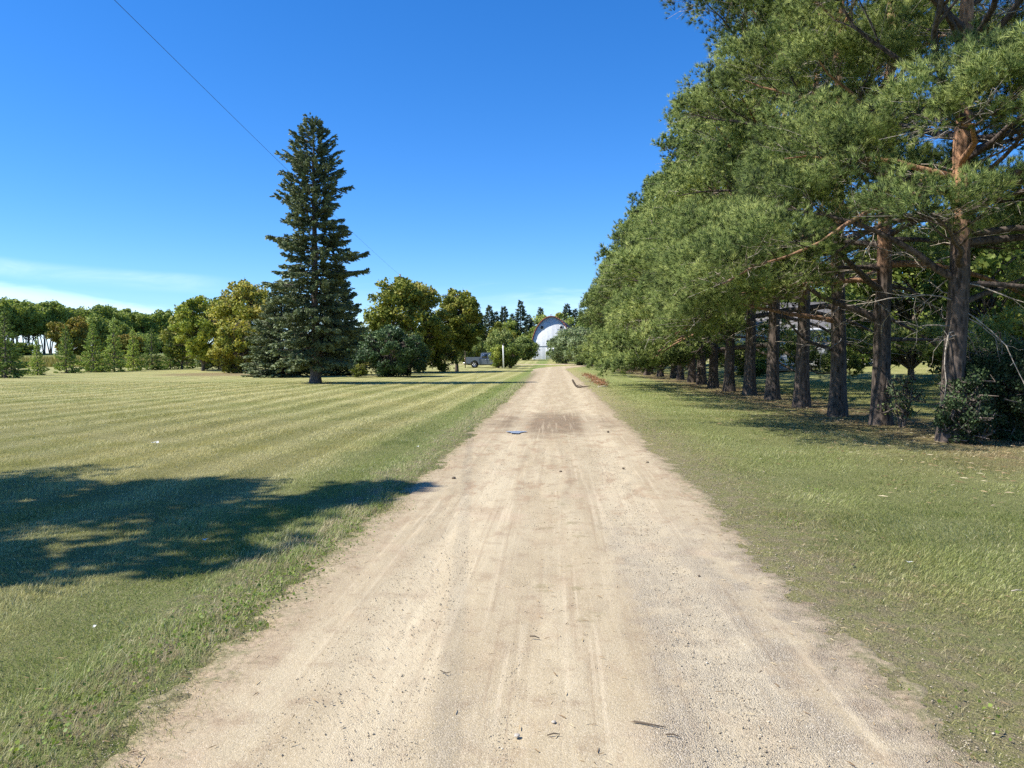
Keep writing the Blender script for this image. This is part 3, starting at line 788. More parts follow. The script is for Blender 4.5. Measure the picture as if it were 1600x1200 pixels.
def build_road():
    pts = np.array([(-.06, -8), (-.06, 2), (-.06, 30), (-.2, 50), (-.7, 78), (-.75, 88), (0.6, 98), (4.5, 106.5), (12, 111), (26, 112.5), (60, 113)])
    # dense centre line (Catmull-Rom)
    C = []
    for i in range(len(pts) - 1):
        p0, p1, p2, p3 = pts[max(i - 1, 0)], pts[i], pts[i + 1], pts[min(i + 2, len(pts) - 1)]
        L = np.linalg.norm(p2 - p1); d = .06 if p2[1] <= 30 else .5
        if p2[1] <= 2: d = .1
        n = max(2, int(L / d)); t = np.linspace(0, 1, n, endpoint=False)[:, None]
        if p2[1] <= 30: C.append(p1 + (p2 - p1) * t)
        else: C.append(.5 * ((2 * p1) + (-p0 + p2) * t + (2 * p0 - 5 * p1 + 4 * p2 - p3) * t ** 2 + (-p0 + 3 * p1 - 3 * p2 + p3) * t ** 3))
    C = np.concatenate(C); T = unit(np.gradient(C, axis=0)); N = np.stack([T[:, 1], -T[:, 0]], 1)
    w = 110; u = np.linspace(-1, 1, w)
    s = np.concatenate([[0], np.cumsum(np.linalg.norm(np.diff(C, axis=0), axis=1))])
    eL = -road_edge(C[:, 1], -1) - .06 + .30
    eR = road_edge(C[:, 1], 1) + .06 + .30
    off = np.where(u[None] < 0, u[None] * eL[:, None], u[None] * eR[:, None])
    X = C[:, 0:1] + N[:, 0:1] * off; Y = C[:, 1:2] + N[:, 1:2] * off
    lift = .012 + .03 * sstep(Y, 35, 90)
    edge = np.minimum((off + eL[:, None]), (eR[:, None] - off))
    rag = fbm(X * 3.1, Y * 3.1, 51, 4) * .22 + fbm(X * 11, Y * 11, 52, 3) * .22
    Z = Zg(X, Y) - .035 + (lift + .035) * sstep(edge + rag, .05, .42)
    near = 1 - sstep(Y, 26, 40)
    Z = Z + near * (.012 * fbm(X * 2.1, Y * .5, 61, 3) + .006 * fbm(X * 9, Y * 7, 63, 3))
    for c, wd, dp in ((-.85, .26, .012), (.78, .28, .010), (-.15, .12, .004)):
        cc = c + .10 * fbm(Y * .12, Y * 0 + c, 71, 2)
        Z = Z - near * dp * np.exp(-((off - cc) / wd) ** 2)
    # tyre treads: thin long grooves in a few bands that wander a little
    for c, wd, k, sd, y0, y1 in ((-.42, .11, 150, 1, 8, 16), (.22, .10, 150, 4, 8, 16.5), (-1.25, .10, 130, 2, 5, 13), (.95, .10, 150, 3, 4, 11), (-.95, .09, 150, 6, 6, 12)):
        cc = c + .16 * fbm(Y * .10, Y * 0 + sd, 73 + sd, 2)
        msk = np.exp(-((off - cc) / wd) ** 4) * sstep(Y, y0 - 1.5, y0 + 1) * (1 - sstep(Y, y1 - 1, y1 + 2))
        msk = msk * np.clip(.6 + 1.2 * fbm(Y * .9, off * 2, 77 + sd, 2), 0, 1)
        Z = Z + .006 * msk * np.sin((off - cc) * k)
    n = len(C); i = (np.arange(w - 1)[None] + np.arange(n - 1)[:, None] * w).ravel()
    g = G(); g.add(np.stack([X, Y, Z], 2).reshape(-1, 3), q=np.stack([i, i + 1, i + w + 1, i + w], 1))
    o = g.obj('gravel_drive', M['road'], smooth=True); tag(o, kind='structure')
    # the faint side track that meets the bend from the yard
    g = G(); xs = np.linspace(-26, 3, 60); vv = []
    for x in xs:
        for k in np.linspace(-1, 1, 7):
            y = 112 + (x + 8) * .05 + k * 1.7 + .3 * math.sin(x * .7 + k); vv.append((x, y, gz(x, y) + (.05 if abs(k) < .99 else -.05)))
    i = (np.arange(6)[None] + np.arange(59)[:, None] * 7).ravel()
    g.add(vv, q=np.stack([i, i + 7, i + 8, i + 1], 1)); tag(g.obj('side_track', M['road'], smooth=True), kind='structure')


def build_grass():
    r = np.random.default_rng(11); g = G()
    bands = [(2.0, 4.5, 9000, .031, .0030, 5), (4.5, 8, 5200, .031, .0042, 5), (8, 14, 2300, .032, .0068, 3), (14, 26, 800, .033, .0115, 3), (26, 46, 230, .036, .022, 3)]
    for d0, d1, dens, h, w, kind in bands:
        half = d1 * .76 + 2.1
        n = int(2 * half * (d1 - d0) * dens)
        X = r.uniform(-half, half, n) - math.tan(YAW) * (d0 + d1) / 2 * .8; Y = r.uniform(d0, d1, n)
        keep = np.abs(X + Y * math.tan(YAW)) < Y * .74 + 2.0
        eL = road_edge(Y, -1); eR = road_edge(Y, 1)
        dl = np.where(X < 0, eL - X, X - eR)
        # probability rises away from the drive; the right shoulder is thin
        pr = np.where(X < 0, sstep(dl, -.34, .22), sstep(dl, -.25, 1.0) ** 1.15)
        pr = pr * np.clip(.62 + .9 * fbm(X * 2.3, Y * 2.3, 81, 3) + .35 * sstep(dl, .2, 1.5), 0, 1)
        # bare litter under the pine row
        pr = pr * (1 - .65 * sstep(X, 5.8, 7) * (1 - sstep(X, 8.8, 10)))
        keep &= r.uniform(0, 1, n) < pr
        X, Y, dl = X[keep], Y[keep], dl[keep]; n = len(X)
        Z = Zg(X, Y) - .004
        lumpy = np.clip(1 + 1.0 * fbm(X * 1.6, Y * 1.6, 91, 3), .45, 1.8)
        edge_tall = 1 + .7 * np.exp(-((dl - .25) / .3) ** 2) * (X < 0)
        hh = h * r.uniform(.55, 1.35, n) * lumpy * edge_tall
        # lean alternates with the mower's passes, plus swirl
        la = np.where((np.sin(X * 2 * math.pi / 1.25) > 0) & (X < 0), 1.2, -1.4) + r.normal(size=n) * .9 + 2 * fbm(X * .7, Y * .7, 95, 2)
        a = la; lean = hh * r.uniform(.3, 1.25, n)
        D = np.stack([np.cos(a) * lean, np.sin(a) * lean, hh], 1)
        b = r.uniform(0, 6.28, n); S = np.stack([np.cos(b), np.sin(b), np.zeros(n)], 1) * (w * r.uniform(.6, 1.3, n) / 2)[:, None]
        P = np.stack([X, Y, Z], 1)
        v = np.clip(r.beta(2.2, 2.2, n) + .25 * fbm(X * 1.1, Y * 1.1, 97, 2), 0, 1)
        if kind == 5:
            mid = P + D * np.array([.35, .35, .62])
            V = np.stack([P - S, P + S, mid - S * .8, mid + S * .8, P + D], 1).reshape(-1, 3)
            i = np.arange(n)[:, None] * 5
            g.add(V, t=np.concatenate([i + [0, 1, 3], i + [0, 3, 2], i + [2, 3, 4]]), a=np.repeat(v, 5))
        else:
            V = np.stack([P - S, P + S, P + D], 1).reshape(-1, 3)
            g.add(V, t=(np.arange(n)[:, None] * 3 + [0, 1, 2]), a=np.repeat(v, 3))
    o = g.obj('grass', M['blade']); tag(o, 'short mown grass blades on both sides of the gravel drive', 'grass', kind='stuff')
    # tall field grass beyond the lawn, far left
    g = G(); n = 16000; X = r.uniform(-95, -22, n); Y = 108 + X * -.0 + r.uniform(0, 1, n) ** 1.5 * 50 + X * .12
    P = np.stack([X, Y, Zg(X, Y)], 1); hh = r.uniform(.4, 1.1, n)
    a = r.uniform(0, 6.28, n); D = np.stack([np.cos(a) * hh * .3, np.sin(a) * hh * .3, hh], 1); S = np.stack([np.cos(a + 1.5), np.sin(a + 1.5), 0 * a], 1) * .09
    g.add(np.stack([P - S, P + S, P + D], 1).reshape(-1, 3), t=np.arange(n)[:, None] * 3 + [0, 1, 2], a=np.repeat(r.uniform(.2, .8, n), 3))
    tag(g.obj('field_grass', M['field']), 'tall dry field grass behind the row of young spruces', 'field grass', kind='stuff')


M['field'] = leaf_mat('field', [(0, (.15, .15, .045)), (.5, (.28, .26, .08)), (1, (.42, .36, .14))], .3, .6)
M['weed'] = leaf_mat('weed', [(0, (.09, .15, .03)), (.5, (.17, .26, .045)), (1, (.30, .36, .07))], .3, .45)
M['litter'] = leaf_mat('litter', [(0, (.16, .10, .05)), (.5, (.36, .26, .14)), (1, (.66, .58, .38))], .1, .7)
M['pebble'] = leaf_mat('pebble', [(0, (.25, .205, .14)), (.25, (.34, .28, .19)), (.75, (.46, .39, .275)), (1, (.68, .62, .50))], 0.0, .8, 0)


def build_ground_stuff():
    r = np.random.default_rng(21)
    # pebbles
    oc = np.array([[1, 0, 0], [-1, 0, 0], [0, 1, 0], [0, -1, 0], [0, 0, .6], [0, 0, -.5]], float)
    ot = [[0, 2, 4], [2, 1, 4], [1, 3, 4], [3, 0, 4], [2, 0, 5], [1, 2, 5], [3, 1, 5], [0, 3, 5]]
    n = 100000; Y = 2.2 + r.uniform(0, 1, n) ** 1.5 * 11; X = r.uniform(-1.95, 2.25, n)
    pr = .22 + .78 * np.clip(np.exp(-((X - .85) / .3) ** 2) + np.exp(-((X + .35) / .3) ** 2) + np.exp(-((X - 1.55) / .3) ** 2) + 1.0 * fbm(X * 1.5, Y * .8, 101, 3), 0, 1)
    k = r.uniform(0, 1, n) < pr; X, Y = X[k], Y[k]; n = len(X)
    Zp = Zg(X, Y) + .0085 + .012 * fbm(X * 2.1, Y * .5, 61, 3)
    s = .0024 * (1 + .9 * r.pareto(3.2, n)); s = np.minimum(s, .008)
    g = G(); g.scatter(oc, ot, np.stack([X, Y, Zp], 1), basis(r.normal(size=(n, 3)) * .35 + [0, 0, 1]), s[:, None] * r.uniform(.6, 1.3, (n, 3)), np.clip(r.normal(size=n) * .2 + .5, 0, 1))
    tag(g.obj('pebbles', M['pebble']), 'loose pebbles and grit on the gravel drive', 'gravel', kind='stuff')
    # clover-like weeds on the left shoulder and a few on the right
    g = G(); P_, V_ = [], []
    for px, py, rd, k in ((150, 1100, .16, 150), (120, 1150, .10, 60), (350, 970, .22, 320), (395, 955, .16, 200), (310, 1000, .16, 150), (440, 925, .18, 200), (480, 893, .18, 200), (520, 860, .2, 160), (560, 830, .2, 150), (240, 1040, .08, 40), (600, 795, .22, 140), (75, 1185, .12, 80), (1225, 820, .1, 40), (1250, 770, .12, 40), (1000, 676, .2, 60), (1500, 1130, .12, 40)):
        c = on_ground(px, py); q = r.normal(size=(k, 2)) * rd
        P_.append(np.stack([c.x - np.sign(px - 800) * -.06 + q[:, 0] * .75, c.y + q[:, 1] * 1.5, c.z + r.uniform(.008, .05, k)], 1)); V_.append(np.clip(r.normal(size=k) * .2 + r.uniform(.4, .7), 0, 1))
    P_, V_ = np.concatenate(P_), np.concatenate(V_)
    D = r.normal(size=(len(P_), 3)) * [1, 1, .35] + [0, -.1, .25]
    g.scatter(LEAFV, LEAFQ, P_, basis(D), .016 * r.uniform(.6, 1.4, len(P_)), V_, quad=True)
    tag(g.obj('weeds', M['weed']), 'bright green clover and weeds along the edge of the drive', 'weeds', kind='stuff')
    # dry grass bits and fallen needles on the drive, straw on the near turf
    n = 9000; Y = 2.3 + r.uniform(0, 1, n) ** 1.4 * 22; X = r.uniform(-2.6, 3.0, n); k = r.uniform(0, 1, n) < (.12 + .88 * sstep(np.abs(X + .1), 1.1, 1.8) + .6 * np.exp(-((X - .05) / .22) ** 2))
    X, Y = X[k], Y[k]; n = len(X)
    tb = np.array([[-.06, 0, 0], [.06, 0, 0], [.03, .5, .08], [0, 1, 0]]); tt = [[0, 1, 2], [0, 2, 3]]
    a = r.uniform(0, 6.28, n); B = np.zeros((n, 3, 3)); B[:, 0, 0] = np.cos(a); B[:, 1, 0] = np.sin(a); B[:, 0, 1] = -np.sin(a); B[:, 1, 1] = np.cos(a); B[:, 2, 2] = 1
    g = G(); g.scatter(tb, tt, np.stack([X, Y, Zg(X, Y) + .019], 1), B, r.uniform(.015, .05, n), r.uniform(0, .8, n))
    n = 5000; Y = 8 + r.uniform(0, 1, n) * 30; X = r.normal(size=n) * 1.6 + 7.2; a = r.uniform(0, 6.28, n)
    B = np.zeros((n, 3, 3)); B[:, 0, 0] = np.cos(a); B[:, 1, 0] = np.sin(a); B[:, 0, 1] = -np.sin(a); B[:, 1, 1] = np.cos(a); B[:, 2, 2] = 1
    g.scatter(tb * [2, 1, 1], tt, np.stack([X, Y, Zg(X, Y) + .03], 1), B, r.uniform(.04, .12, n), r.uniform(0, 1, n) ** 1.5)
    tag(g.obj('dry_litter', M['litter']), 'dry grass bits and fallen pine needles', 'litter', kind='stuff')


# ================================================================== PINE ROW
def build_pines():
    U = math.pi
    # nearest pines carry limbs the photo shows one by one: (height, azimuth, length, rise, q, lift, kind)
    near = [
        dict(seed=101, H=14.5, cb=3.6, rmax=4.5, rtrunk=.195, nlimb=30, tufts=125, blades=20, tl=.12, bw=.058, lean=(.35, .1), twigs=6,
             special=[(3.0, U * 1.02, 3.4, .42, .0, .35, None), (2.55, U * .12, 2.6, .30, .0, -.1, 'bare'), (2.9, -.25, 2.4, .1, 0, .4, None), (3.3, U * 1.35, 3.0, .15, .05, .3, None), (3.9, U * 1.15, 2.6, .3, .1, .3, None), (4.6, U * 1.45, 2.4, .2, .3, .3, None), (5.2, U * 1.62, 2.6, .1, .3, .3, None), (6.3, U * 1.5, 2.8, .1, .3, .2, None), (7.0, U * 1.25, 3.4, .2, .3, .2, None), (5.6, U * 1.85, 2.8, .1, .3, .3, None), (4.3, U * 1.8, 2.4, .1, .3, .1, None), (4.5, U * 1.55, 3.0, -.05, .2, .2, None), (5.1, U * 1.36, 3.2, .1, .2, .2, None), (6.0, U * 1.7, 3.0, .1, .3, .2, None), (7.2, U * 1.45, 3.2, .05, .3, .2, None), (4.9, U * 1.95, 3.4, .1, .3, .2, None), (3.9, U * 1.97, 3.2, .1, .2, .3, None), (4.2, U * .90, 4.9, .1, .1, -.6, 'drape'), (4.6, U * 1.12, 4.7, .2, .1, -.7, 'drape')]),
        dict(seed=102, H=14.0, cb=3.6, rmax=4.7, rtrunk=.195, nlimb=25, tufts=115, blades=18, tl=.125, bw=.065, lean=(-.2, 0), twigs=6,
             special=[(2.35, U * 1.03, 3.8, .62, .16, .25, None), (3.1, U * 1.25, 3.8, .25, .1, .25, None), (3.2, U * .1, 2.2, .1, 0, -.1, 'bare'), (2.0, .1, 2.4, -.1, 0, -.25, 'bare'), (3.3, U * 1.0, 4.9, .12, .1, -.75, 'drape'), (3.7, U * .88, 4.7, .1, .1, -.7, 'drape'), (3.6, U * 1.14, 4.6, .12, .1, -.7, 'drape')]),
        dict(seed=103, H=14.3, cb=3.3, rmax=4.9, rtrunk=.195, nlimb=25, tufts=95, blades=16, tl=.13, bw=.075, lean=(.1, .1), twigs=5,
             special=[(2.5, U * 1.02, 3.5, .1, 0, .1, None), (1.7, U * 1.05, 2.2, .45, 0, .1, 'bare'), (4.3, U * .92, 4.7, .15, .1, -.5, 'drape'), (4.7, U * 1.12, 4.7, .2, .1, -.6, 'drape')]),
    ]
    where = [(1490, 14.2), (1378, 17.8), (1310, 20.2), (1254, 23.7), (1208, 27.5), (1172, 31.0), (1140, 34.5), (1115, 38.2), (1096, 41.5)]
    labels = ['nearest pine of the row, orange upper bark, leafy shrub at its foot',
              'second pine from the camera, long red brown limb rising to the left from its trunk',
              'third pine from the camera, bare low limb curving left at chest height',
              'fourth pine from the camera, pale wall of the house showing just left of its trunk',
              'fifth pine from the camera, thick dark trunk left of the house wall',
              'sixth pine from the camera in the row beside the drive',
              'seventh pine from the camera, low boughs beginning to hide its trunk',
              'eighth pine from the camera, trunk half hidden behind low green boughs',
              'ninth pine from the camera, lowest boughs almost touching the mown grass']
    grp = 'pines standing in a row along the right side of the drive'
    vA = make_pine(104, zmin=1.5, H=14.2, cb=3.0, rmax=4.9, rtrunk=.215, nlimb=27, tufts=58, blades=14, tl=.15, bw=.10, twigs=3, special=[(3.7, U * 1.0, 5.1, .1, .1, -.6, 'drape'), (4.1, U * .87, 4.9, .1, .1, -.6, 'drape'), (3.9, U * 1.12, 5.0, .1, .1, -.6, 'drape')])
    vB = make_pine(105, zmin=.7, H=13.8, cb=1.9, rmax=4.9, rtrunk=.215, nlimb=30, tufts=40, blades=11, tl=.19, bw=.13, twigs=2, special=[(2.9, U * 1.0, 5.0, .1, .1, -.7, 'drape'), (3.4, U * .85, 4.8, .1, .1, -.8, 'drape'), (3.1, U * 1.15, 4.8, .1, .1, -.75, 'drape')])
    vC = make_pine(106, zmin=.55, H=14.3, cb=1.7, rmax=4.9, rtrunk=.22, nlimb=31, tufts=28, blades=9, tl=.23, bw=.17, twigs=1)
    used = set()
    def take(v):
        if v.name in used: return copy_tree(v)
        used.add(v.name); return v
    for i, (px, d) in enumerate(where):
        if i < 3: o = make_pine(**near[i]); rz = 0
        else: o = take(vA if i in (3, 4, 5) else vB if i in (6, 7) else vC); rz = [0, 0, 0, 0, 0, .12, -.1, .15, 1.0][i]
        put(o, px_pt(px, d), rz, 1.0 if i < 3 else (1.0, .97, 1.02, .96, .99, 1.0)[i % 6], labels[i], 'pine tree', grp)
    ordn = ['tenth', 'eleventh', 'twelfth', 'thirteenth', 'fourteenth', 'fifteenth', 'sixteenth', 'seventeenth', 'eighteenth', 'nineteenth', 'twentieth', 'twenty first', 'twenty second', 'twenty third', 'twenty fourth']
    r = random.Random(5); y = 45.5; k = 0
    while y < 99:
        o = take([vB, vC, vC][k % 3]); x = 7.7 + r.uniform(-.5, .6)
        put(o, (x, y), r.uniform(0, 6.28), r.uniform(.90, 1.02), ordn[k] + ' pine of the row counted from the camera, crown merged with its neighbours', 'pine tree', grp)
        y += r.uniform(3.0, 5.2); k += 1
    # the tree outside the frame on the left, whose shade lies over the near lawn
    o = make_broadleaf('shade_tree', 41, 11.5, 3.7, 'maple_leaf', leaf=.22, n_leaf=26000, base=.12, clus=120, lump=.8, lean=(1.8, 5.4))
    put(o, (-14.0, .7), 0, 1.0, 'green leafy tree left of the drive shading the near lawn', 'tree')


# ================================================================== LEFT SIDE AND MIDDLE DISTANCE
def build_left():
    sp = make_spruce('spruce_tree', 201, 14.7, 2.85, 1.6, 'spruce_leaf', step=.33, per=8, shoot=.38, dens=3.8, rtrunk=.27, blades=9, bw=.22, droop=.42, gap=.10, rag=.55,
                     prof=([0, .06, .21, .43, .69, .8, .91, 1], [.80, .97, .97, .90, .72, .57, .38, .04]))
    put(sp, px_pt(493, 43), 1.0, 1.0, 'tall dark spruce with a bare lower trunk standing alone on the mown lawn', 'spruce tree')
    s2 = make_spruce('spruce_tree', 202, 11, 3.1, .3, 'spruce_leaf', step=.30, per=9, shoot=.42, dens=2.0, rtrunk=.24, blades=8, bw=.28, droop=.35, gap=.05,
                     prof=([0, .1, .4, .7, .9, 1], [1, 1, .8, .5, .25, .05]))
    put(s2, px_pt(440, 58), 0, (1.0, 1.0, .64), 'shorter spruce with boughs sweeping the ground, behind the tall spruce on its left', 'spruce tree')
    s3 = copy_tree(s2); put(s3, px_pt(528, 63), 2.2, (.9, .9, .82), 'dark shaded spruce behind the tall spruce on its right, beside the lilac bush', 'spruce tree')
    b = make_broadleaf('lilac_bush', 203, 3.4, 2.75, 'lilac_leaf', leaf=.12, n_leaf=32000, base=.0, clus=150, lump=.5, trunks=8, rtrunk=.06, low=.15, top_v=.25, flat=.85)
    put(b, px_pt(609, 58), 0, 1.0, 'rounded dark green lilac bush on the lawn right of the spruces', 'bush')
    low = make_broadleaf('low_shrub', 204, 1.0, .55, 'olive_leaf', leaf=.10, n_leaf=1500, base=0, clus=30, lump=.25, trunks=5, rtrunk=.02, low=.05)
    put(low, px_pt(559, 56.5), 0, 1.0, 'small olive green shrub at the left foot of the lilac bush', 'shrub')
    t = make_broadleaf('leafy_tree', 205, 9.3, 3.9, 'olive_leaf', leaf=.24, n_leaf=30000, base=.03, clus=190, lump=.75, low=.4, top_v=.35, rtrunk=.2)
    put(t, px_pt(638, 71), 0, 1.0, 'broad olive brown leafy tree rising behind the lilac bush', 'tree')
    t = make_broadleaf('leafy_tree', 206, 8.6, 2.35, 'olive_leaf', leaf=.22, n_leaf=20000, base=.2, clus=120, lump=.55, low=2.2, top_v=.5, rtrunk=.16)
    put(t, px_pt(714, 76), 0, 1.0, 'narrower golden brown leafy tree left of the parked pickup', 'tree')
    t = make_broadleaf('leafy_shrub', 207, 3.0, 1.5, 'olive_leaf', leaf=.17, n_leaf=5000, base=.0, clus=50, lump=.5, low=.2, trunks=5, rtrunk=.05)
    put(t, px_pt(692, 74), 0, 1.0, 'dark low shrub between the two olive leafy trees', 'shrub')
    # yellow group left of the spruces
    t = make_broadleaf('yellow_tree', 208, 8.8, 3.3, 'yellow_leaf', leaf=.24, n_leaf=24000, base=.1, clus=170, lump=.65, low=.4, top_v=.55, rtrunk=.16, flat=.9)
    put(t, px_pt(388, 74), 0, 1.0, 'tall golden yellow tree with thin twiggy top left of the spruces', 'tree')
    t = make_broadleaf('yellow_tree', 209, 4.6, 2.1, 'yellow_leaf', leaf=.2, n_leaf=11000, base=.0, clus=80, lump=.5, low=.1, top_v=.1, rtrunk=.08, trunks=3)
    put(t, px_pt(372, 68), 0, 1.0, 'low rounded yellow tree whose leaves hang to the lawn', 'tree')
    t = make_broadleaf('lime_tree', 210, 7.7, 2.9, 'lime_leaf', leaf=.24, n_leaf=19000, base=.12, clus=120, lump=.65, low=.5, top_v=.1, rtrunk=.14)
    put(t, px_pt(316, 80), 0, 1.0, 'yellow green leafy tree left of the golden one', 'tree')
    t = make_broadleaf('lime_tree', 211, 6.6, 2.0, 'olive_leaf', leaf=.24, n_leaf=9000, base=.1, clus=70, lump=.6, low=.4, top_v=.2, rtrunk=.12)
    put(t, px_pt(284, 88), 0, 1.0, 'smaller olive leafy tree at the left end of the yellow group', 'tree')
    t = make_broadleaf('grey_shrub', 212, 2.3, 1.4, 'grey_leaf', leaf=.15, n_leaf=4500, base=.0, clus=40, lump=.4, low=.05, trunks=6, rtrunk=.03)
    put(t, px_pt(322, 84), 0, 1.0, 'pale grey green shrub under the yellow green tree', 'shrub')
    t = make_broadleaf('dark_shrub', 213, 2.6, 2.2, 'lilac_leaf', leaf=.16, n_leaf=6000, base=.0, clus=50, lump=.5, low=.05, trunks=6, rtrunk=.04)
    put(t, px_pt(345, 86), 0, 1.0, 'dark green shrub in the shade between the yellow trees', 'shrub')
    # young spruces
    yv = [make_spruce('young_spruce', 220 + i, 4.6, 1.75, .12, 'young_leaf', step=.27, per=8, shoot=.33, dens=1.5, rtrunk=.07, blades=7, bw=.32, droop=.1, gap=.12, power=1.05, rag=.45) for i in range(3)]
    spots = [(8, 54, 1.05, 'dark young spruce cut by the left edge of the lawn view, largest of its row'),
             (58, 62, .62, 'thin sparse young spruce, second from the left in the row'),
             (103, 70, .92, 'slim yellowish young spruce, third from the left in the row'),
             (145, 74, 1.02, 'bluish wide young spruce, fourth from the left in the row'),
             (178, 76, 1.10, 'tall bushy young spruce, fifth from the left in the row'),
             (208, 80, .95, 'narrow young spruce, sixth from the left in the row'),
             (237, 84, .98, 'upright young spruce, seventh from the left in the row'),
             (266, 87, .86, 'compact young spruce, eighth from the left in the row'),
             (292, 92, 1.0, 'pale young spruce at the right end of the row')]
    for i, (px, d, s, lb) in enumerate(spots):
        o = yv[i] if i < 3 else copy_tree(yv[i % 3])
        put(o, px_pt(px, d), i * 1.9, (s * random.uniform(.68, .88), s * random.uniform(.68, .88), s), lb, 'young spruce', 'young spruces planted in a row beyond the lawn')
    o = copy_tree(yv[1]); put(o, px_pt(-8, 66), .5, 1.25, 'darker young spruce standing behind the leftmost one', 'young spruce', 'young spruces planted in a row beyond the lawn')
    # rust-tipped trees behind the young spruces
    t = make_broadleaf('autumn_tree', 230, 7.4, 2.9, 'orange_leaf', leaf=.3, n_leaf=12000, base=.12, clus=80, lump=.75, low=.5, top_v=.6, rtrunk=.14)
    put(t, px_pt(112, 122), 0, 1.0, 'tree with rust orange top behind the third young spruce', 'tree')
    o = copy_tree(t); put(o, px_pt(202, 128), 2.0, (.85, .85, .66), 'low tree with rusty leaves behind the fifth and sixth young spruces', 'tree')
    t = make_broadleaf('green_tree', 231, 8.2, 3.0, 'wind_leaf', leaf=.34, n_leaf=9000, base=.1, clus=70, lump=.85, low=.4, rtrunk=.14)
    put(t, px_pt(145, 138), 0, 1.0, 'green tree standing right of the orange topped tree', 'tree')
    t = copy_tree(t); put(t, px_pt(178, 145), 1.0, (1, 1, .9), 'green tree in front of the shelterbelt, above the fifth young spruce', 'tree')
    # shelterbelt
    wv = [make_broadleaf('shelterbelt_tree', 240 + i, 14.5, 4.3, 'wind_leaf', leaf=.55, n_leaf=9000, base=.30, clus=100, lump=1.3, low=4.0, rtrunk=.30, trunks=3, top_v=.5, topbias=.25, lean=(1.2 * (i - 1), 0)) for i in range(4)]
    r = random.Random(9); n = 34
    for i in range(n):
        t = i / (n - 1); px = -60 + 360 * t + r.uniform(-3, 3); d = 195 + 95 * t + r.uniform(-5, 5)
        o = wv[i] if i < 4 else copy_tree(wv[i % 4])
        put(o, px_pt(px, d), r.uniform(0, 6.28), r.uniform(.94, 1.08), 'tall forked tree in the shelterbelt along the far left skyline', 'tree', 'trees of the shelterbelt on the left skyline')
    ub = make_broadleaf('leafy_shrub', 246, 6.0, 4.0, 'wind_leaf', leaf=.5, n_leaf=5000, base=.0, clus=60, lump=1.2, low=.2, trunks=5, rtrunk=.08)
    for i, px in enumerate((168, 186, 205, 224, 243, 262, 281, 30, -20)):
        o = ub if i == 0 else copy_tree(ub); put(o, px_pt(px, 205 + i * 9 if i < 7 else 200), i * 1.3, (1.2, 1.2, 1.0 if i < 7 else .55), 'leafy undergrowth filling the foot of the shelterbelt', 'shrub', 'undergrowth along the shelterbelt')
    # willowy shrubs and trees round the pickup
    t = make_broadleaf('willow_bush', 250, 5.0, 2.0, 'willow_leaf', leaf=.22, n_leaf=10000, base=.0, clus=90, lump=.55, low=.2, trunks=7, rtrunk=.06, hang=.4)
    put(t, px_pt(783, 104), 0, 1.0, 'bright yellow green willow bush behind the pickup bonnet', 'bush')
    t = make_broadleaf('leafy_shrub', 251, 3.0, 1.25, 'maple_leaf', leaf=.16, n_leaf=7000, base=.0, clus=60, lump=.4, low=.1, trunks=6, rtrunk=.04)
    put(t, px_pt(797, 93), 0, 1.0, 'dark green shrub just right of the white post', 'shrub')
    t = make_broadleaf('leafy_shrub', 252, 2.6, .95, 'lime_leaf', leaf=.16, n_leaf=3500, base=.0, clus=40, lump=.4, low=.1, trunks=5, rtrunk=.04)
    put(t, px_pt(779, 92.5), 0, 1.0, 'yellow green shrub hiding the front of the pickup, left of the white post', 'shrub')
    wb = make_broadleaf('willow_bush', 253, 4.2, 2.6, 'willow_leaf', leaf=.26, n_leaf=9000, base=.0, clus=80, lump=.7, low=.2, trunks=6, rtrunk=.06)
    put(wb, px_pt(820, 138), 0, 1.0, 'round light green bush left of the barn', 'bush')
    o = copy_tree(wb); put(o, px_pt(742, 118), 1.0, (.8, .8, 1.0), 'light green bush behind the pickup bed', 'bush')
    o = copy_tree(wb); put(o, px_pt(727, 112), 2.0, (.55, .55, .8), 'small light green bush left of the pickup tailgate', 'bush')
    gv = make_broadleaf('grey_willow', 254, 5.2, 2.4, 'grey_leaf', leaf=.2, n_leaf=9000, base=.0, clus=80, lump=.6, low=.2, trunks=6, rtrunk=.06, hang=.3)
    put(gv, px_pt(872, 134), 0, (.8, .8, .92), 'silvery grey green willow in front of the barn wall', 'tree')
    o = copy_tree(gv); put(o, px_pt(896, 128), 1.4, (1, 1, 1.08), 'taller silvery willow between the barn and the row of pines', 'tree')
    for px, d, s_, lb in ((884, 115, 1.0, 'silvery willow hiding the pale car, right of the barn'), (905, 108, 1.05, 'grey green willow at the bend of the drive'), (921, 103, 1.0, 'grey green tree touching the last pines of the row')):
        o = copy_tree(gv); put(o, px_pt(px, d), d * 1.3, (s_, s_, s_), lb, 'tree')
    gd = make_broadleaf('green_tree', 255, 8.0, 2.8, 'maple_leaf', leaf=.26, n_leaf=12000, base=.05, clus=90, lump=.8, low=.4, rtrunk=.15)
    put(gd, px_pt(926, 122), 1.4, 1.0, 'full green tree behind the bend of the drive, right of the silvery willows', 'tree')


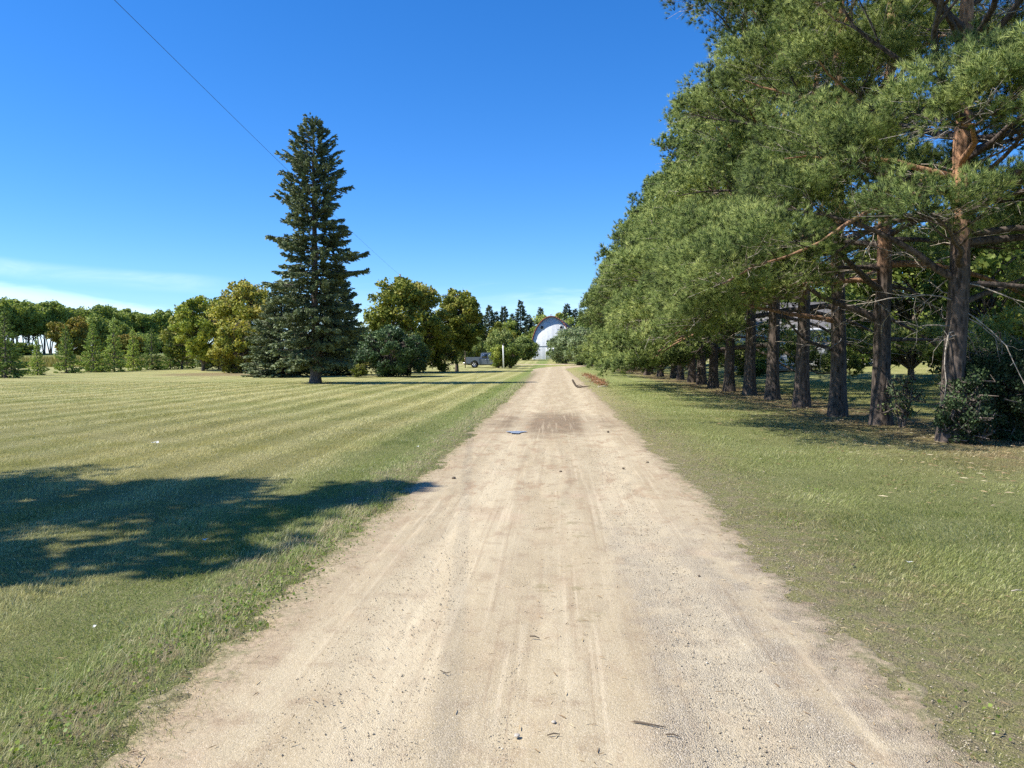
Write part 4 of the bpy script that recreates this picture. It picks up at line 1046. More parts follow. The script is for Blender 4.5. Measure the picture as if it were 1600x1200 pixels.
def build_backdrop_trees():
    cv = [make_spruce('spruce_tree', 300 + i, 12.5, 2.9, .8, 'bg_conifer', step=.5, per=7, shoot=.75, dens=1.2, rtrunk=.2, blades=7, bw=.4, droop=.2, gap=.1, power=.75) for i in range(3)]
    lv = [make_broadleaf('leafy_tree', 310 + i, 10, 3.2, ['olive_leaf', 'wind_leaf'][i], leaf=.45, n_leaf=7000, base=.08, clus=70, lump=1.0, low=.3, rtrunk=.16) for i in range(2)]
    r = random.Random(12)
    con = [(748, 188, .82), (764, 185, .96), (776, 190, .86), (788, 186, .95), (800, 192, .82), (813, 184, 1.05), (827, 190, .80), (845, 186, .92), (833, 196, .7), (887, 182, .98), (899, 188, .9), (907, 192, .86), (755, 200, .8), (870, 195, .82), (925, 190, .9), (945, 192, .95), (965, 188, .9), (732, 196, .85), (716, 190, .8)]
    CL = {748: 'dark conifer rising above the pickup tailgate, at the left end of its line', 764: 'pointed dark conifer rising above the pickup bed', 776: 'dark conifer rising above the pickup cab',
          788: 'dark conifer rising straight above the white post', 813: 'tallest dark conifer, midway between the white post and the barn', 827: 'small dark conifer just left of the barn roof',
          845: 'slim dark conifer showing over the left shoulder of the barn roof', 887: 'dark conifer showing over the right shoulder of the barn roof', 899: 'dark conifer right of the barn, above the silvery willows', 800: 'short dark conifer left of the tallest one'}
    for i, (px, d, s) in enumerate(con):
        o = cv[i] if i < 3 else copy_tree(cv[i % 3])
        put(o, px_pt(px + r.uniform(-1, 1), d), r.uniform(0, 6.28), (s * 1.1, s * 1.1, s), CL.get(px, 'dark conifer in the line of trees behind the farmyard'), 'conifer', 'dark conifers behind the barn and pickup')
    lf = [(780, 178, .8), (795, 182, .85), (838, 180, .62), (852, 172, .95), (866, 176, 1.0), (880, 172, .92), (742, 182, .8), (822, 176, .55), (808, 180, .6), (700, 170, .8), (670, 175, .75), (915, 176, .8), (935, 172, .8), (600, 180, .8), (560, 170, .8), (470, 165, .7), (520, 170, .7), (360, 160, .8), (410, 150, .8)]
    for i, (px, d, s) in enumerate(lf):
        o = lv[i] if i < 2 else copy_tree(lv[i % 2])
        put(o, px_pt(px + r.uniform(-1, 1), d), r.uniform(0, 6.28), s, 'olive green leafy tree in the line of trees behind the farmyard', 'tree', 'leafy trees behind the farmyard')


def build_right_trees():
    mv = [make_broadleaf('maple_tree', 330, 8.5, 3.6, 'maple_leaf', leaf=.2, n_leaf=26000, base=.12, clus=170, lump=.7, low=.7, rtrunk=.16),
          make_broadleaf('maple_tree', 331, 7.5, 3.0, 'maple_leaf', leaf=.2, n_leaf=20000, base=.05, clus=130, lump=.65, low=.35, rtrunk=.14)]
    put(mv[0], px_pt(1425, 40), 0, 1.0, 'green leafy tree behind the row, framed between the two nearest pine trunks', 'tree')
    put(mv[1], px_pt(1545, 30), 0, 1.0, 'green leafy tree behind the shrub right of the nearest pine', 'tree')
    for px, d, s, lb in ((1330, 62, 1.0, 'leafy tree at the right end of the house'), (1640, 36, 1.15, 'leafy tree at the right edge behind the shrub'),
                         (1500, 56, 1.1, 'farther leafy tree seen behind the nearest pine trunk'), (1600, 60, 1.2, 'farther leafy tree near the right edge'), (1385, 75, 1.1, 'tall leafy tree beyond the house corner'),
                         (1090, 92, 1.1, 'leafy tree far behind the row, left of the house'), (1160, 84, 1.1, 'leafy tree behind the left end of the house'), (1020, 110, 1.0, 'leafy tree far beyond the row near the bend'), (1240, 84, 1.0, 'leafy tree behind the house roof')):
        o = copy_tree(mv[1 if d % 2 else 0]); put(o, px_pt(px, d), d, s, lb, 'tree')
    hb = make_broadleaf('leafy_shrub', 337, 2.0, 1.3, 'maple_leaf', leaf=.12, n_leaf=6000, base=.0, clus=50, lump=.4, low=.1, trunks=6, rtrunk=.03)
    put(hb, px_pt(1178, 56), 0, 1.0, 'rounded shrub in front of the left corner of the house', 'shrub')
    o = copy_tree(hb); put(o, px_pt(1338, 55), 1.0, (1.3, 1.3, 1.3), 'taller shrub in front of the right corner of the house', 'shrub')
    y = make_broadleaf('yellow_shrub', 333, 3.2, 1.6, 'yellow_leaf', leaf=.12, n_leaf=7000, base=.05, clus=60, lump=.4, low=.3, trunks=4, rtrunk=.04)
    put(y, px_pt(1592, 24), 0, 1.0, 'yellow leaved shrub showing through branches at the right edge', 'shrub')
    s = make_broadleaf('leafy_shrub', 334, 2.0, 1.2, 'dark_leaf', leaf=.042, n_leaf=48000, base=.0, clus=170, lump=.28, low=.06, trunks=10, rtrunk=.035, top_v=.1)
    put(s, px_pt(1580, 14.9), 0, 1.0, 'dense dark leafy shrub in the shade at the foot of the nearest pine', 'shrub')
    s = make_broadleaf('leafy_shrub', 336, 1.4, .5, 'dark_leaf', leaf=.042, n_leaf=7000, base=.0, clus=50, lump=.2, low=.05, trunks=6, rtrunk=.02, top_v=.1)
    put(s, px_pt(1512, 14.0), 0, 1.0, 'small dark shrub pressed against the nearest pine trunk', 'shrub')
    s = make_broadleaf('sapling', 335, 1.25, .5, 'grey_leaf', leaf=.06, n_leaf=500, base=.15, clus=24, lump=.16, low=.1, trunks=4, rtrunk=.02)
    put(s, px_pt(1412, 17.2), 0, 1.0, 'thin leafy sapling beside the second pine trunk', 'sapling')


# ================================================================== BUILDINGS AND THINGS
def build_barn():
    c = px_pt(867, 152); root = empty('barn', (c[0], c[1], gz(*c) - .05), R(-5), 'white boarded arched roof barn at the end of the drive, half hidden by willows', 'barn')
    Wd, eave, Hh, L = 7.3, 2.45, 8.0, 14
    def arch(w, z0, h, n=14):
        """pointed (gothic) arch outline from left eave over the ridge to the right eave"""
        pts = []
        for i in range(n + 1):
            t = i / n; a = t * R(90); x = -w / 2 * (.88 * math.cos(a) + .12 * (1 - t)); z = z0 + h * (.93 * math.sin(a) + .07 * t); pts.append((x, z))
        return pts + [(-x, z) for x, z in pts[-2::-1]]
    A = arch(Wd, eave, Hh - eave)
    # front wall: vertical boards, each set slightly in or out
    def wall(y, sgn):
        g = G(); xs = np.arange(-Wd / 2, Wd / 2 + .01, .24)
        ax_ = np.array(A)
        for a, b in zip(xs[:-1], xs[1:]):
            za, zb = np.interp([a, b], ax_[:, 0], ax_[:, 1]); d = random.uniform(0, .012)
            yy = y - sgn * d; e = .012
            v = [(a + e, yy, 0), (b - e, yy, 0), (b - e, yy, zb), (a + e, yy, za), (a + e, yy + sgn * .05, 0), (b - e, yy + sgn * .05, 0), (b - e, yy + sgn * .05, zb), (a + e, yy + sgn * .05, za)]
            g.add(v, q=[[0, 1, 2, 3], [1, 5, 6, 2], [4, 0, 3, 7], [3, 2, 6, 7]])
        v = [(x, y + sgn * .04, z) for x, z in A] + [(0, y + sgn * .04, 1)]
        base = [(-Wd / 2, y + sgn * .04, 0), (Wd / 2, y + sgn * .04, 0)]
        n = len(A); v += base
        t = [[i, i + 1, n] for i in range(n - 1)] + [[n, n + 1, 0], [n, n - 1, n + 2], [n, n + 2, n + 1]]
        g.add(v, t=t)
        return g
    wall(-L / 2, 1).obj('front_wall', M['barn_paint'], root); wall(L / 2, -1).obj('rear_wall', M['barn_paint'], root)
    for s in (-1, 1):
        g = G(); g.box((s * (Wd / 2 - .05), 0, eave / 2), (.1, L - .12, eave)); g.obj('side_wall', M['barn_paint'], root)
    # roof shell with overhang and a hood at the ridge
    g = G(); O = arch(Wd + .34, eave - .12, Hh - eave + .28); I = arch(Wd + .14, eave - .12, Hh - eave + .12)
    n = len(O); vv = []
    ys = [-L / 2, -L / 2 + 1, 0, L / 2, L / 2 + .5]
    for k, y in enumerate(ys):
        for (ox, oz), (ix, iz) in zip(O, I):
            yo = y
            if k == 0: yo = y - .13 - .45 * max(0, (oz - eave) / (Hh - eave) - .55)
            vv.append((ox, yo, oz))
        for (ox, oz), (ix, iz) in zip(O, I):
            yo = y
            if k == 0: yo = y - .13 - .45 * max(0, (oz - eave) / (Hh - eave) - .55)
            vv.append((ix, yo, iz))
    q = []
    for k in range(len(ys) - 1):
        for i in range(n - 1):
            a = k * 2 * n + i; b = a + 2 * n; q.append([a, b, b + 1, a + 1]); q.append([a + n, a + n + 1, b + n + 1, b + n])
        a = k * 2 * n; b = a + 2 * n; q.append([a, a + n, b + n, b]); a += n - 1; b += n - 1; q.append([a, b, b + n, a + n])
    rim = []
    for k in (0, len(ys) - 1):
        for i in range(n - 1):
            a = k * 2 * n + i; rim.append([a, a + 1, a + n + 1, a + n])
    g.add(vv, q=q); g.add(vv, q=rim, m=1); g.obj('roof', [M['shingle'], M['red_trim']], root)
    g = G()
    for i in range(n - 1):
        (x0, z0), (x1, z1) = O[i], O[i + 1]
        y0 = -L / 2 - .15 - .45 * max(0, (z0 - eave) / (Hh - eave) - .55); y1 = -L / 2 - .15 - .45 * max(0, (z1 - eave) / (Hh - eave) - .55)
        g.tube([(x0, y0, z0 - .04), (x1, y1, z1 - .04)], .07, 5)
    g.obj('roof_edge', M['red_trim'], root)
    for s in (-1, 1):
        g = G(); x = s * 1.82; z = 6.02
        g.box((x, -L / 2 - .02, z), (.52, .03, .56)); f = g.obj('window', M['dark'], root)
        h = G()
        for dx, dz, w, hh in ((-.29, 0, .06, .68), (.29, 0, .06, .68), (0, .31, .52, .06), (0, -.31, .52, .06)): h.box((x + dx, -L / 2 - .03, z + dz), (w, .06, hh))
        h.obj('window_frame', M['barn_paint'], f)
    g = G(); g.box((0, -L / 2 - .03, eave + .05), (Wd, .06, .07)); g.obj('belt_board', plain('grey_board', (.35, .36, .38), .8), root)
    g = G()
    for k in range(8): g.box((-.9 + .255 * k, -L / 2 - .045, 1.1), (.24, .05, 2.2))
    d = g.obj('door', M['white_paint'], root); h = G()
    for dx, w, z, hh in ((-1.05, .07, 1.12, 2.3), (1.03, .07, 1.12, 2.3)): h.box((dx, -L / 2 - .05, z), (w, .06, hh))
    h.box((0, -L / 2 - .05, 2.26), (2.03, .06, .08)); h.obj('door_frame', bpy.data.materials['grey_board'], d)
    g = G(); g.tube([(-.12, -L / 2 - .25, Hh + .12), (-.12, -L / 2 - .25, Hh + .42)], .05, 6); g.box((-.12, -L / 2 - .25, Hh + .42), (.28, .28, .14)); g.obj('ridge_finial', M['barn_paint'], root)


def build_house():
    c = px_pt(1246, 62); root = empty('farmhouse', (c[0], c[1], gz(*c) - .05), R(-12), 'white sided farmhouse glimpsed between the pine trunks across the right lawn', 'house')
    Lx, Ly, Hw = 10.0, 8.0, 2.8; sd = plain('siding', (.78, .77, .73), .6, .3, var=.04)
    def siding(p0, p1, h, nrm):
        g = G(); n = int(h / .19); p0, p1, nrm = map(np.array, (p0, p1, nrm)); up = np.array([0, 0, 1.0])
        for i in range(n):
            z0, z1 = i * h / n, (i + 1) * h / n
            g.add([p0 + up * z0 + nrm * .028, p1 + up * z0 + nrm * .028, p1 + up * z1 + nrm * .004, p0 + up * z1 + nrm * .004], q=[[0, 1, 2, 3]])
            g.add([p0 + up * z0, p1 + up * z0, p1 + up * z0 + nrm * .028, p0 + up * z0 + nrm * .028], q=[[0, 1, 2, 3]])
        return g
    x, y = Lx / 2, Ly / 2; z = .35
    g = G(); g.box((0, 0, .15), (Lx - .1, Ly - .1, .5)); g.obj('foundation', plain('concrete', (.35, .34, .32), .9), root)
    for nm, a, b, nr in (('front_wall', (-x, -y, z), (x, -y, z), (0, -1., 0)), ('side_wall', (-x, y, z), (-x, -y, z), (-1., 0, 0)), ('side_wall', (x, -y, z), (x, y, z), (1., 0, 0)), ('rear_wall', (x, y, z), (-x, y, z), (0, 1., 0))):
        siding(a, b, Hw, nr).obj(nm, sd, root)
    for sx in (-1, 1):
        g = G(); g.add([(sx * x, -y, z + Hw), (sx * x, y, z + Hw), (sx * x, 0, z + Hw + 2.0)], t=[[0, 1, 2]]); g.obj('gable', sd, root)
    for s in (-1, 1):
        g = G(); o = .45; rise = 2.0; k = rise / y; a = (0, z + Hw + rise + .06); b = (s * (y + o), z + Hw - o * k + .06)
        v = []
        for xx in (-x - .4, x + .4):
            for (yy, zz), t in ((a, 0), (b, 0), (b, .14), (a, .14)): v.append((xx, yy, zz + t))
        g.add(v, q=[[0, 1, 2, 3], [4, 7, 6, 5], [3, 2, 6, 7], [0, 4, 5, 1], [1, 5, 6, 2], [0, 3, 7, 4]]); rf = g.obj('roof', M['grey_roof'], root)
        g = G(); g.box((0, b[0] + s * .03, b[1] + .02), (Lx + .8, .05, .2)); g.obj('fascia', M['white_paint'], rf)
    for wx, wz, w, h in ((-3.4, 2.0, 1.3, 1.1), (-.6, 2.0, 1.0, 1.1), (3.4, 2.0, 1.3, 1.1)):
        g = G(); g.box((wx, -y - .035, wz), (w, .04, h)); f = g.obj('window', M['dark'], root); h_ = G()
        for dx, dz, a, b in ((-w / 2 - .04, 0, .08, h + .16), (w / 2 + .04, 0, .08, h + .16), (0, h / 2 + .04, w, .08), (0, -h / 2 - .04, w, .08), (0, 0, .05, h)): h_.box((wx + dx, -y - .06, wz + dz), (a, .05, b))
        h_.obj('window_frame', M['white_paint'], f)
    g = G(); g.box((1.6, -y - .03, 1.38), (.95, .05, 2.06)); d = g.obj('door', plain('door_paint', (.3, .32, .34), .5), root)
    g = G(); g.box((1.95, -y - .08, 1.35), (.05, .05, .12)); g.obj('handle', M['rim'], d)


def bevel_mesh(verts, faces, width, seg=2):
    bm = bmesh.new(); vs = [bm.verts.new(v) for v in verts]
    for f in faces: bm.faces.new([vs[i] for i in f])
    bm.normal_update(); bmesh.ops.recalc_face_normals(bm, faces=bm.faces)
    bmesh.ops.bevel(bm, geom=[e for e in bm.edges if len(e.link_faces) == 2 and e.calc_face_angle(0) > .3], offset=width, segments=seg, affect='EDGES', clamp_overlap=True)
    return bm


def extrude_profile(name, prof, y0, y1, mat, parent, width=.03, top_in=0.0, ztop=None):
    """side outline (x,z) pushed from y0 to y1; points above ztop lean inwards by top_in"""
    v = []
    for y, s in ((y0, 1), (y1, -1)):
        for x, z in prof: v.append((x, y + (s * top_in if ztop is not None and z > ztop else 0), z))
    n = len(prof); f = [list(range(n)), list(range(2 * n - 1, n - 1, -1))] + [[i, i + n, (i + 1) % n + n, (i + 1) % n] for i in range(n)]
    bm = bevel_mesh(v, f, width); bmesh.ops.triangulate(bm, faces=[q for q in bm.faces if len(q.verts) > 4])
    me = bpy.data.meshes.new(name); bm.to_mesh(me); bm.free(); me.materials.append(mat)
    for p in me.polygons: p.use_smooth = False
    o = bpy.data.objects.new(name, me); scene.collection.objects.link(o); o.parent = parent; return o


def arc(cx, cz, r, a0, a1, n=8): return [(cx + r * math.cos(R(a0 + (a1 - a0) * i / n)), cz + r * math.sin(R(a0 + (a1 - a0) * i / n))) for i in range(n + 1)]


def wheels(root, xs, hw, rw=.40):
    for wx in xs:
        for s in (-1, 1):
            w = empty('wheel', (wx, s * hw, rw)); w.parent = root
            g = G(); n = 28; th = np.arange(n) * 2 * math.pi / n; rings = [(-.12, rw * .62), (-.13, rw * .93), (-.09, rw), (.09, rw), (.13, rw * .93), (.12, rw * .62)]
            V = np.concatenate([np.stack([np.cos(th) * q, np.full(n, yy), np.sin(th) * q], 1) for yy, q in rings]); k = len(rings)
            i0 = (np.arange(k - 1)[:, None] * n + np.arange(n)[None]).ravel(); i1 = (np.arange(k - 1)[:, None] * n + (np.arange(n)[None] + 1) % n).ravel()
            g.add(V, q=np.stack([i0, i1, i1 + n, i0 + n], 1)); g.obj('tyre', M['rubber'], w, smooth=True)
            g = G(); yf = s * .10
            V = np.concatenate([np.stack([np.cos(th) * q, np.full(n, yy), np.sin(th) * q], 1) for yy, q in ((yf, rw * .64), (yf, rw * .56), (yf - s * .05, rw * .52), (yf - s * .05, .01))])
            g.add(V, q=np.concatenate([np.stack([k2 * n + np.arange(n), k2 * n + (np.arange(n) + 1) % n, (k2 + 1) * n + (np.arange(n) + 1) % n, (k2 + 1) * n + np.arange(n)], 1) for k2 in range(3)]))
            for sp in range(6):
                a = sp * math.pi / 3; g.tube([(0, yf - s * .02, 0), (math.cos(a) * rw * .6, yf - s * .01, math.sin(a) * rw * .6)], .04, 5)
            g.tube([(0, yf - s * .04, 0), (0, yf + s * .01, 0)], .07, 8); g.obj('rim', M['rim'], w)


def build_truck():
    p = px_pt(727.5, 97); root = empty('pickup_truck', (p[0] + 2.9, p[1], gz(p[0] + 2.9, p[1])), R(2), 'silver grey pickup truck parked side on, its front hidden by a yellow green shrub', 'pickup truck')
    hw = .98; zb = .50
    body = [(-2.9, .62), (-2.9, 1.32), (-1.05, 1.34), (-1.05, 1.18), (2.75, 1.14), (2.92, 1.0), (2.95, .60), (2.62, zb)] + arc(1.95, .46, .50, 5, 175) + [(1.40, .42), (-1.15, .42)] + arc(-1.72, .46, .50, 5, 175) + [(-2.5, .55)]
    # body is narrowed in the middle: bed box open at the top, so build side panels, floor, hood separately
    bedL = [(-2.9, .60), (-2.9, 1.34), (-1.0, 1.36), (-1.0, .44), (-1.15, .42)] + arc(-1.72, .46, .50, 5, 175) + [(-2.4, .52)]
    for s in (-1, 1): extrude_profile('bed_side', bedL, s * hw, s * (hw - .09), M['silver'], root, .015)
    g = G(); g.box((-1.95, 0, .72), (1.85, 1.74, .06)); g.obj('bed_floor', M['black_plastic'], root)
    g = G(); g.box((-2.87, 0, .98), (.07, 1.76, .70)); tg = g.obj('tailgate', M['silver'], root); g = G(); g.box((-2.92, 0, 1.18), (.03, .3, .07)); g.obj('handle', M['black_plastic'], tg)
    front = [(-.98, .44), (-.98, 1.16), (1.05, 1.18), (1.2, 1.22), (2.6, 1.12), (2.86, 1.0), (2.92, .62), (2.55, .52)] + arc(1.95, .46, .50, 5, 175) + [(1.38, .42)]
    extrude_profile('cab_body', front, -hw, hw, M['silver'], root, .04)
    cab = [(-.98, 1.15), (-.90, 1.84), (-.78, 1.90), (.25, 1.91), (.48, 1.86), (1.12, 1.18)]
    extrude_profile('cab_roof', cab, -hw + .04, hw - .04, M['silver'], root, .05, .14, 1.5)
    for s in (-1, 1):
        yb, yt = s * (hw - .035), s * (hw - .165)
        def win(x0, x1, xt0, xt1):
            z0, z1 = 1.24, 1.78; g = G(); o = s * .012
            v = [(x0, yb + o, z0), (x1, yb + o, z0), (xt1, yt + o + s * .005, z1), (xt0, yt + o + s * .005, z1)]; v += [(a, b - s * .03, c) for a, b, c in v]
            g.add(v, q=[[0, 1, 2, 3], [4, 7, 6, 5], [0, 4, 5, 1], [1, 5, 6, 2], [2, 6, 7, 3], [3, 7, 4, 0]]); return g.obj('side_window', M['glass'], root)
        win(-.82, -.12, -.78, -.12); win(-.04, .92, -.04, .44)
        for sx in (-.08, .98):
            g = G(); g.box((sx, s * (hw + .002), .85), (.015, .02, .62)); g.obj('door_seam', M['black_plastic'], root)
        for hx in (-.25, .12):
            g = G(); g.box((hx, s * (hw + .02), 1.06), (.16, .04, .035)); g.obj('door_handle', M['silver'], root)
        g = G(); g.box((.98, s * (hw + .13), 1.28), (.12, .22, .18)); g.obj('wing_mirror', M['black_plastic'], root)
        g = G(); g.box((-2.90, s * (hw - .05), 1.08), (.06, .12, .38)); g.obj('tail_light', M['tail_light'], root)
        g = G(); g.box((2.85, s * (hw - .25), .98), (.12, .42, .18)); g.obj('headlight', M['rim'], root)
    g = G(); v = [(-.965, -.72, 1.28), (-.965, .72, 1.28), (-.925, .66, 1.76), (-.925, -.66, 1.76)]; v = [(x - .02, y, z) for x, y, z in v]; g.add(v, q=[[0, 1, 2, 3]]); g.obj('rear_window', M['glass'], root)
    g = G(); g.add([(1.08, -.85, 1.24), (1.08, .85, 1.24), (.53, .74, 1.84), (.53, -.74, 1.84)], q=[[0, 1, 2, 3]]); g.obj('windscreen', M['glass'], root)
    for nm, x in (('rear_bumper', -2.98), ('front_bumper', 2.95)):
        g = G(); g.box((x, 0, .58), (.16, 1.86, .2)); g.obj(nm, M['rim'], root)
    g = G(); g.box((0, 0, .42), (5.2, 1.1, .14)); g.box((-1.72, 0, .4), (.1, 1.7, .1)); g.box((1.95, 0, .4), (.1, 1.7, .1)); g.obj('chassis', M['black_plastic'], root)
    wheels(root, (-1.72, 1.95), hw - .13)


def build_car():
    p = px_pt(893, 120.5); root = empty('parked_car', (p[0], p[1], gz(*p)), R(4), 'pale silver car mostly hidden under the silvery willows by the barn', 'car')
    hw = .88
    body = [(-2.2, .45), (-2.25, .85), (-2.1, .98), (-1.0, 1.0), (.9, .98), (2.0, .84), (2.2, .66), (2.18, .36), (1.78, .34)] + arc(1.4, .34, .37, 5, 175) + [(.98, .28), (-1.0, .28)] + arc(-1.35, .34, .37, 5, 175) + [(-1.9, .36)]
    extrude_profile('body', body, -hw, hw, M['pale_car'], root, .05)
    cabn = [(-1.75, .97), (-1.15, 1.38), (-.6, 1.45), (.1, 1.43), (.95, .97)]
    extrude_profile('cabin', cabn, -hw + .06, hw - .06, M['pale_car'], root, .05, .14, 1.2)
    for s in (-1, 1):
        for x0, x1, t0, t1 in ((-1.45, -.42, -1.02, -.42), (-.34, .74, -.34, .12)):
            g = G(); yb, yt = s * (hw - .045), s * (hw - .185); v = [(x0, yb, 1.03), (x1, yb, 1.03), (t1, yt, 1.36), (t0, yt, 1.36)]; v += [(a, b - s * .03, c) for a, b, c in v]
            g.add(v, q=[[0, 1, 2, 3], [4, 7, 6, 5], [0, 4, 5, 1], [1, 5, 6, 2], [2, 6, 7, 3], [3, 7, 4, 0]]); g.obj('side_window', M['glass'], root)
    wheels(root, (-1.35, 1.4), hw - .12, .32)


def build_posts_and_cable():
    p = px_pt(787, 90.5); z = gz(*p); root = empty('white_post', (p[0], p[1], z), 0, 'weathered white post with a dark cap standing in front of the shrub', 'post')
    g = G(); g.tube([(0, 0, -.1), (-.03, 0, 1.4), (-.08, 0, 2.75)], [.085, .08, .075], 10); g.obj('shaft', M['post'], root)
    g = G(); g.tube([(-.08, 0, 2.74), (-.03, 0, 2.86), (.05, 0, 2.95)], [.085, .08, .04], 8); g.obj('cap', M['black_plastic'], root)
    p = px_pt(727, 95.5); z = gz(*p); g = G(); g.tube([(p[0], p[1], z - .1), (p[0] - .02, p[1], z + 3.3)], [.06, .05], 8)
    tag(g.obj('wooden_pole', M['pole_wood']), 'thin bare wooden pole by the tailgate of the pickup', 'pole')
    # far utility pole behind the leafy trees carries the overhead wire
    e = W(625, 430, 85.0); s = W(181, 2, 17.0)
    root = empty('utility_pole', (e.x, e.y, gz(e.x, e.y)), 0, 'wooden utility pole behind the broad olive tree where the overhead wire ends', 'utility pole')
    g = G(); hh = e.z - gz(e.x, e.y); g.tube([(0, 0, -.2), (0, 0, hh + .12)], [.14, .10], 10); g.obj('mast', M['pole_wood'], root)
    g = G(); g.tube([(0, -.1, hh - .12), (0, -.1, hh)], .045, 8); g.obj('insulator', M['white_paint'], root)
    P = []
    for i in range(60):
        y = -30 + (e.y - .1 + 30) * i / 59; t = (y - s.y) / (e.y - s.y); x = s.x + (e.x - s.x) * t
        z = s.z + (e.z - s.z) * t - .75 * t * (1 - t) * (1 if t > 0 else .35); P.append((x, y, z))
    g = G(); g.tube(P, .006, 5); tag(g.obj('overhead_wire', M['cable']), 'thin black overhead wire running from top left down to the trees', 'wire')
    n = P[0]; root = empty('utility_pole', (n[0], n[1], 0), 0, 'wooden utility pole holding the near end of the overhead wire', 'utility pole')
    g = G(); g.tube([(0, 0, -.2), (0, 0, n[2] + .12)], [.15, .11], 10); g.obj('mast', M['pole_wood'], root)
    g = G(); g.tube([(0, .1, n[2] - .12), (0, .1, n[2])], .045, 8); g.obj('insulator', M['white_paint'], root)


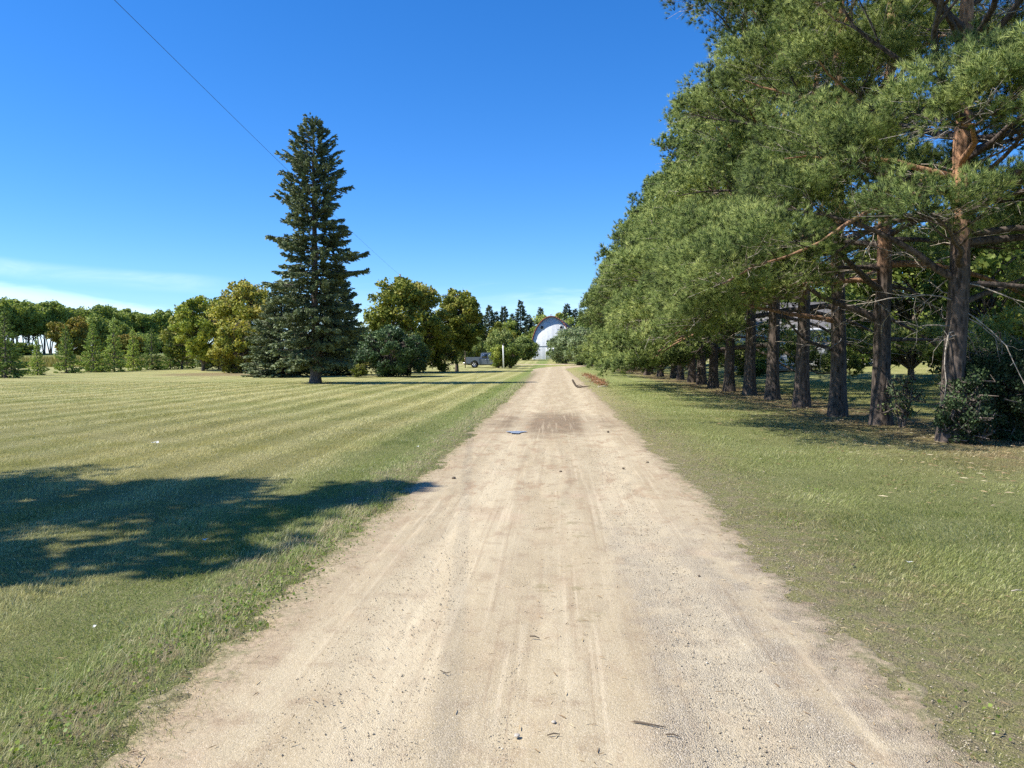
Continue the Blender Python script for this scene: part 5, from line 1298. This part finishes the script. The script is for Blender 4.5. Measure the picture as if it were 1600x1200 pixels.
def build_small_things():
    r = np.random.default_rng(77)
    def gp(px, py): q = on_ground(px, py); return np.array(q)
    # fallen branch at the edge of the drive: black curved stick
    a = [gp(895, 594), gp(899, 600), gp(904, 606.5)]; root = empty('fallen_branch', a[2], 0, 'dark curved broken branch lying at the right edge of the drive', 'branch')
    o = a[2]; s = a[2][1] / F
    P = [(-9.5 * s, .2, 13 * s), (-7.5 * s, .15, 9 * s), (-4 * s, .1, 3.5 * s), (0, 0, .05), (5 * s, -.05, .06), (10 * s, 0, 3.5 * s * .6), (19 * s, .1, 5 * s * .7)]
    g = G(); g.tube(P, [.045, .05, .05, .055, .03, .02, .012], 7); g.obj('limb', M['twig'], root)
    g = G(); g.tube([P[2], (1 * s, .1, 5 * s), (7 * s, .1, 2.5 * s), (13 * s, .1, 3 * s)], [.02, .016, .012, .008], 5); g.obj('side_twig', M['twig'], root)
    # clump of rust-brown dead needles with pale twigs
    for nm, pts, lab in (('dead_bough', ((917, 586, .28), (922, 589, .3), (927, 591, .26)), 'smaller clump of rust brown dead pine needles on the grass by the drive'),
                         ('dead_bough', ((931, 594, .3), (936, 598, .34), (941, 601, .28)), 'larger rust brown dead pine bough on the grass beside the broken branch')):
        c = gp(pts[1][0], pts[1][1] + 2); root = empty(nm, c, 0, lab, 'dead bough'); g = G(); f = G()
        tv, tt = tuft_template(10, 1.2, .10, 9)
        for px, py, rd in pts:
            q = gp(px, py + 2) - c; n = 70
            pos = q + r.normal(size=(n, 3)) * [rd * .6, rd * .9, .05] + [0, 0, .12]; pos[:, 2] = np.maximum(pos[:, 2], .03)
            f.scatter(tv, tt, pos, basis(r.normal(size=(n, 3)) + [0, 0, .5]), r.uniform(.09, .16, n), r.uniform(0, 1, n))
        for _ in range(9):
            q = gp(*pts[r.integers(0, 3)][:2]) - c; e = q + r.normal(size=3) * [.5, .6, .05] + [0, 0, .06]
            g = G(); g.tube([q + [0, 0, .05], (q + e) / 2 + [0, 0, .06], e], [.015, .012, .006], 5, cap=False); g.obj('twig', M['pale_twig'], root)
        f.obj('needles', M['red_needle'], root);     c = gp(934, 606); g = G(); 
    for k in range(5):
        e = c + np.array([r.uniform(-.5, .8), r.uniform(-.2, .4), .03]); g.tube([c + [0, 0, .03], (c + e) / 2 + [0, 0, .08], e], [.014, .012, .006], 5)
    tag(g.obj('pale_sticks', M['pale_twig']), 'pale bare sticks below the rust brown boughs', 'sticks')
    # twigs on the drive
    for pts, lab, w in (([(990, 1137), (1010, 1139), (1040, 1147)], 'longest dark twig lying across the gravel near the bottom right of the drive', .004),
                        ([(1040, 1158), (1052, 1157), (1062, 1162)], 'short curled twig just below the longest twig', .0035),
                        ([(828, 1001), (843, 1003)], 'short straight twig in the middle of the drive', .004),
                        ([(688, 1056), (697, 1060), (704, 1058)], 'thin twig left of the middle of the drive', .0025),
                        ([(1580, 929), (1598, 929)], 'pale straw lying on the grass near the right edge', .0035),
                        ([(855, 1158), (875, 1159)], 'blunt short twig low in the middle of the drive', .003)):
        P = []
        for px, py in pts:
            q = gp(px, py); q[2] = .021 + r.uniform(0, .006); P.append(q)
        if len(P) == 2: P.insert(1, (P[0] + P[1]) / 2 + [0, .004, .004])
        g = G(); g.tube(P, [w, w, w * .5], 6); tag(g.obj('twig', M['pale_twig'] if 'pale' in lab else M['twig']), lab, 'twig')
    # puddle
    c = gp(806, 677.5); g = G(); th = np.arange(40) * 2 * math.pi / 40; rr = 1 + .35 * fbm(np.cos(th) * 1.6 + 5, np.sin(th) * 1.6, 5, 3)
    V = np.stack([c[0] + .17 * rr * np.cos(th) * (1 + .4 * np.sin(3 * th)), c[1] + .26 * rr * np.sin(th), np.full(40, .026)], 1)
    V = np.concatenate([V, [[c[0], c[1], .026]]]); g.add(V, t=[[40, i, (i + 1) % 40] for i in range(40)])
    m, nb, b = mat_new('puddle_water'); b.inputs['Base Color'].default_value = (.27, .25, .225, 1); b.inputs['Roughness'].default_value = .25; b.inputs['Specular IOR Level'].default_value = .5
    tag(g.obj('puddle', m), kind='structure')
    # stones and clods standing out on the drive
    rocks = [(709, 750, .028, 'small dark clod left of the tyre tracks on the drive'), (876, 740, .022, 'small dark clod between the tyre tracks'), (974, 735, .022, 'dark clod on the right half of the drive'),
             (1012, 725, .022, 'dark clod near the right edge of the drive'), (950, 677, .03, 'dark clod beside the damp hollow'), (808, 1158, .013, 'flat pale stone low in the middle of the drive'),
             (865, 1138, .010, 'small round pale stone low on the drive'), (1092, 904, .010, 'dark pebble on the right side of the gravel'), (1332, 887, .014, 'dark clod in the grass at the right shoulder')]
    for px, py, s, lab in rocks:
        c = gp(px, py); bm = bmesh.new(); bmesh.ops.create_icosphere(bm, subdivisions=2, radius=s)
        for v in bm.verts: v.co *= 1 + .35 * float(vnoise(v.co.x / s * 1.3 + px, v.co.y / s * 1.3 + v.co.z / s, 3)); v.co.z *= .6
        me = bpy.data.meshes.new('stone'); bm.to_mesh(me); bm.free(); me.materials.append(M['stone'] if 'pale' in lab else M['twig'])
        o = bpy.data.objects.new('stone' if 'clod' not in lab else 'earth_clod', me); scene.collection.objects.link(o); o.location = (c[0], c[1], .018 + s * .3); tag(o, lab, 'stone' if 'clod' not in lab else 'clod')
    # pale dry leaves and scraps on the lawn
    for px, py, s, lab in ((148, 991, .012, 'pale curled dry leaf on the near left grass'), (322, 851, .02, 'pale dry leaves at the rim of the lawn shade'), (240, 695, .055, 'pale bare scrap lying on the open left lawn'), (652, 702, .02, 'single white scrap on the left verge of the drive'), (1420, 887, .018, 'small white flake on the right grass')):
        c = gp(px, py); g = G()
        for k in range(3):
            a = r.uniform(0, 6.28); q = c + np.array([r.normal() * s * .5, r.normal() * s * .5, .045]); u = np.array([math.cos(a), math.sin(a), .2]) * s; v = np.array([-math.sin(a), math.cos(a), .15]) * s * .5
            g.add([q - u, q + v, q + u + [0, 0, s * .2], q - v], q=[[0, 1, 2, 3]])
        tag(g.obj('dry_leaf', M['post']), lab, 'leaf')


build_ground(); build_road()
build_barn(); build_house()
build_pines(); build_left(); build_backdrop_trees(); build_right_trees()
build_truck(); build_car(); build_posts_and_cable()
build_grass(); build_ground_stuff(); build_small_things()
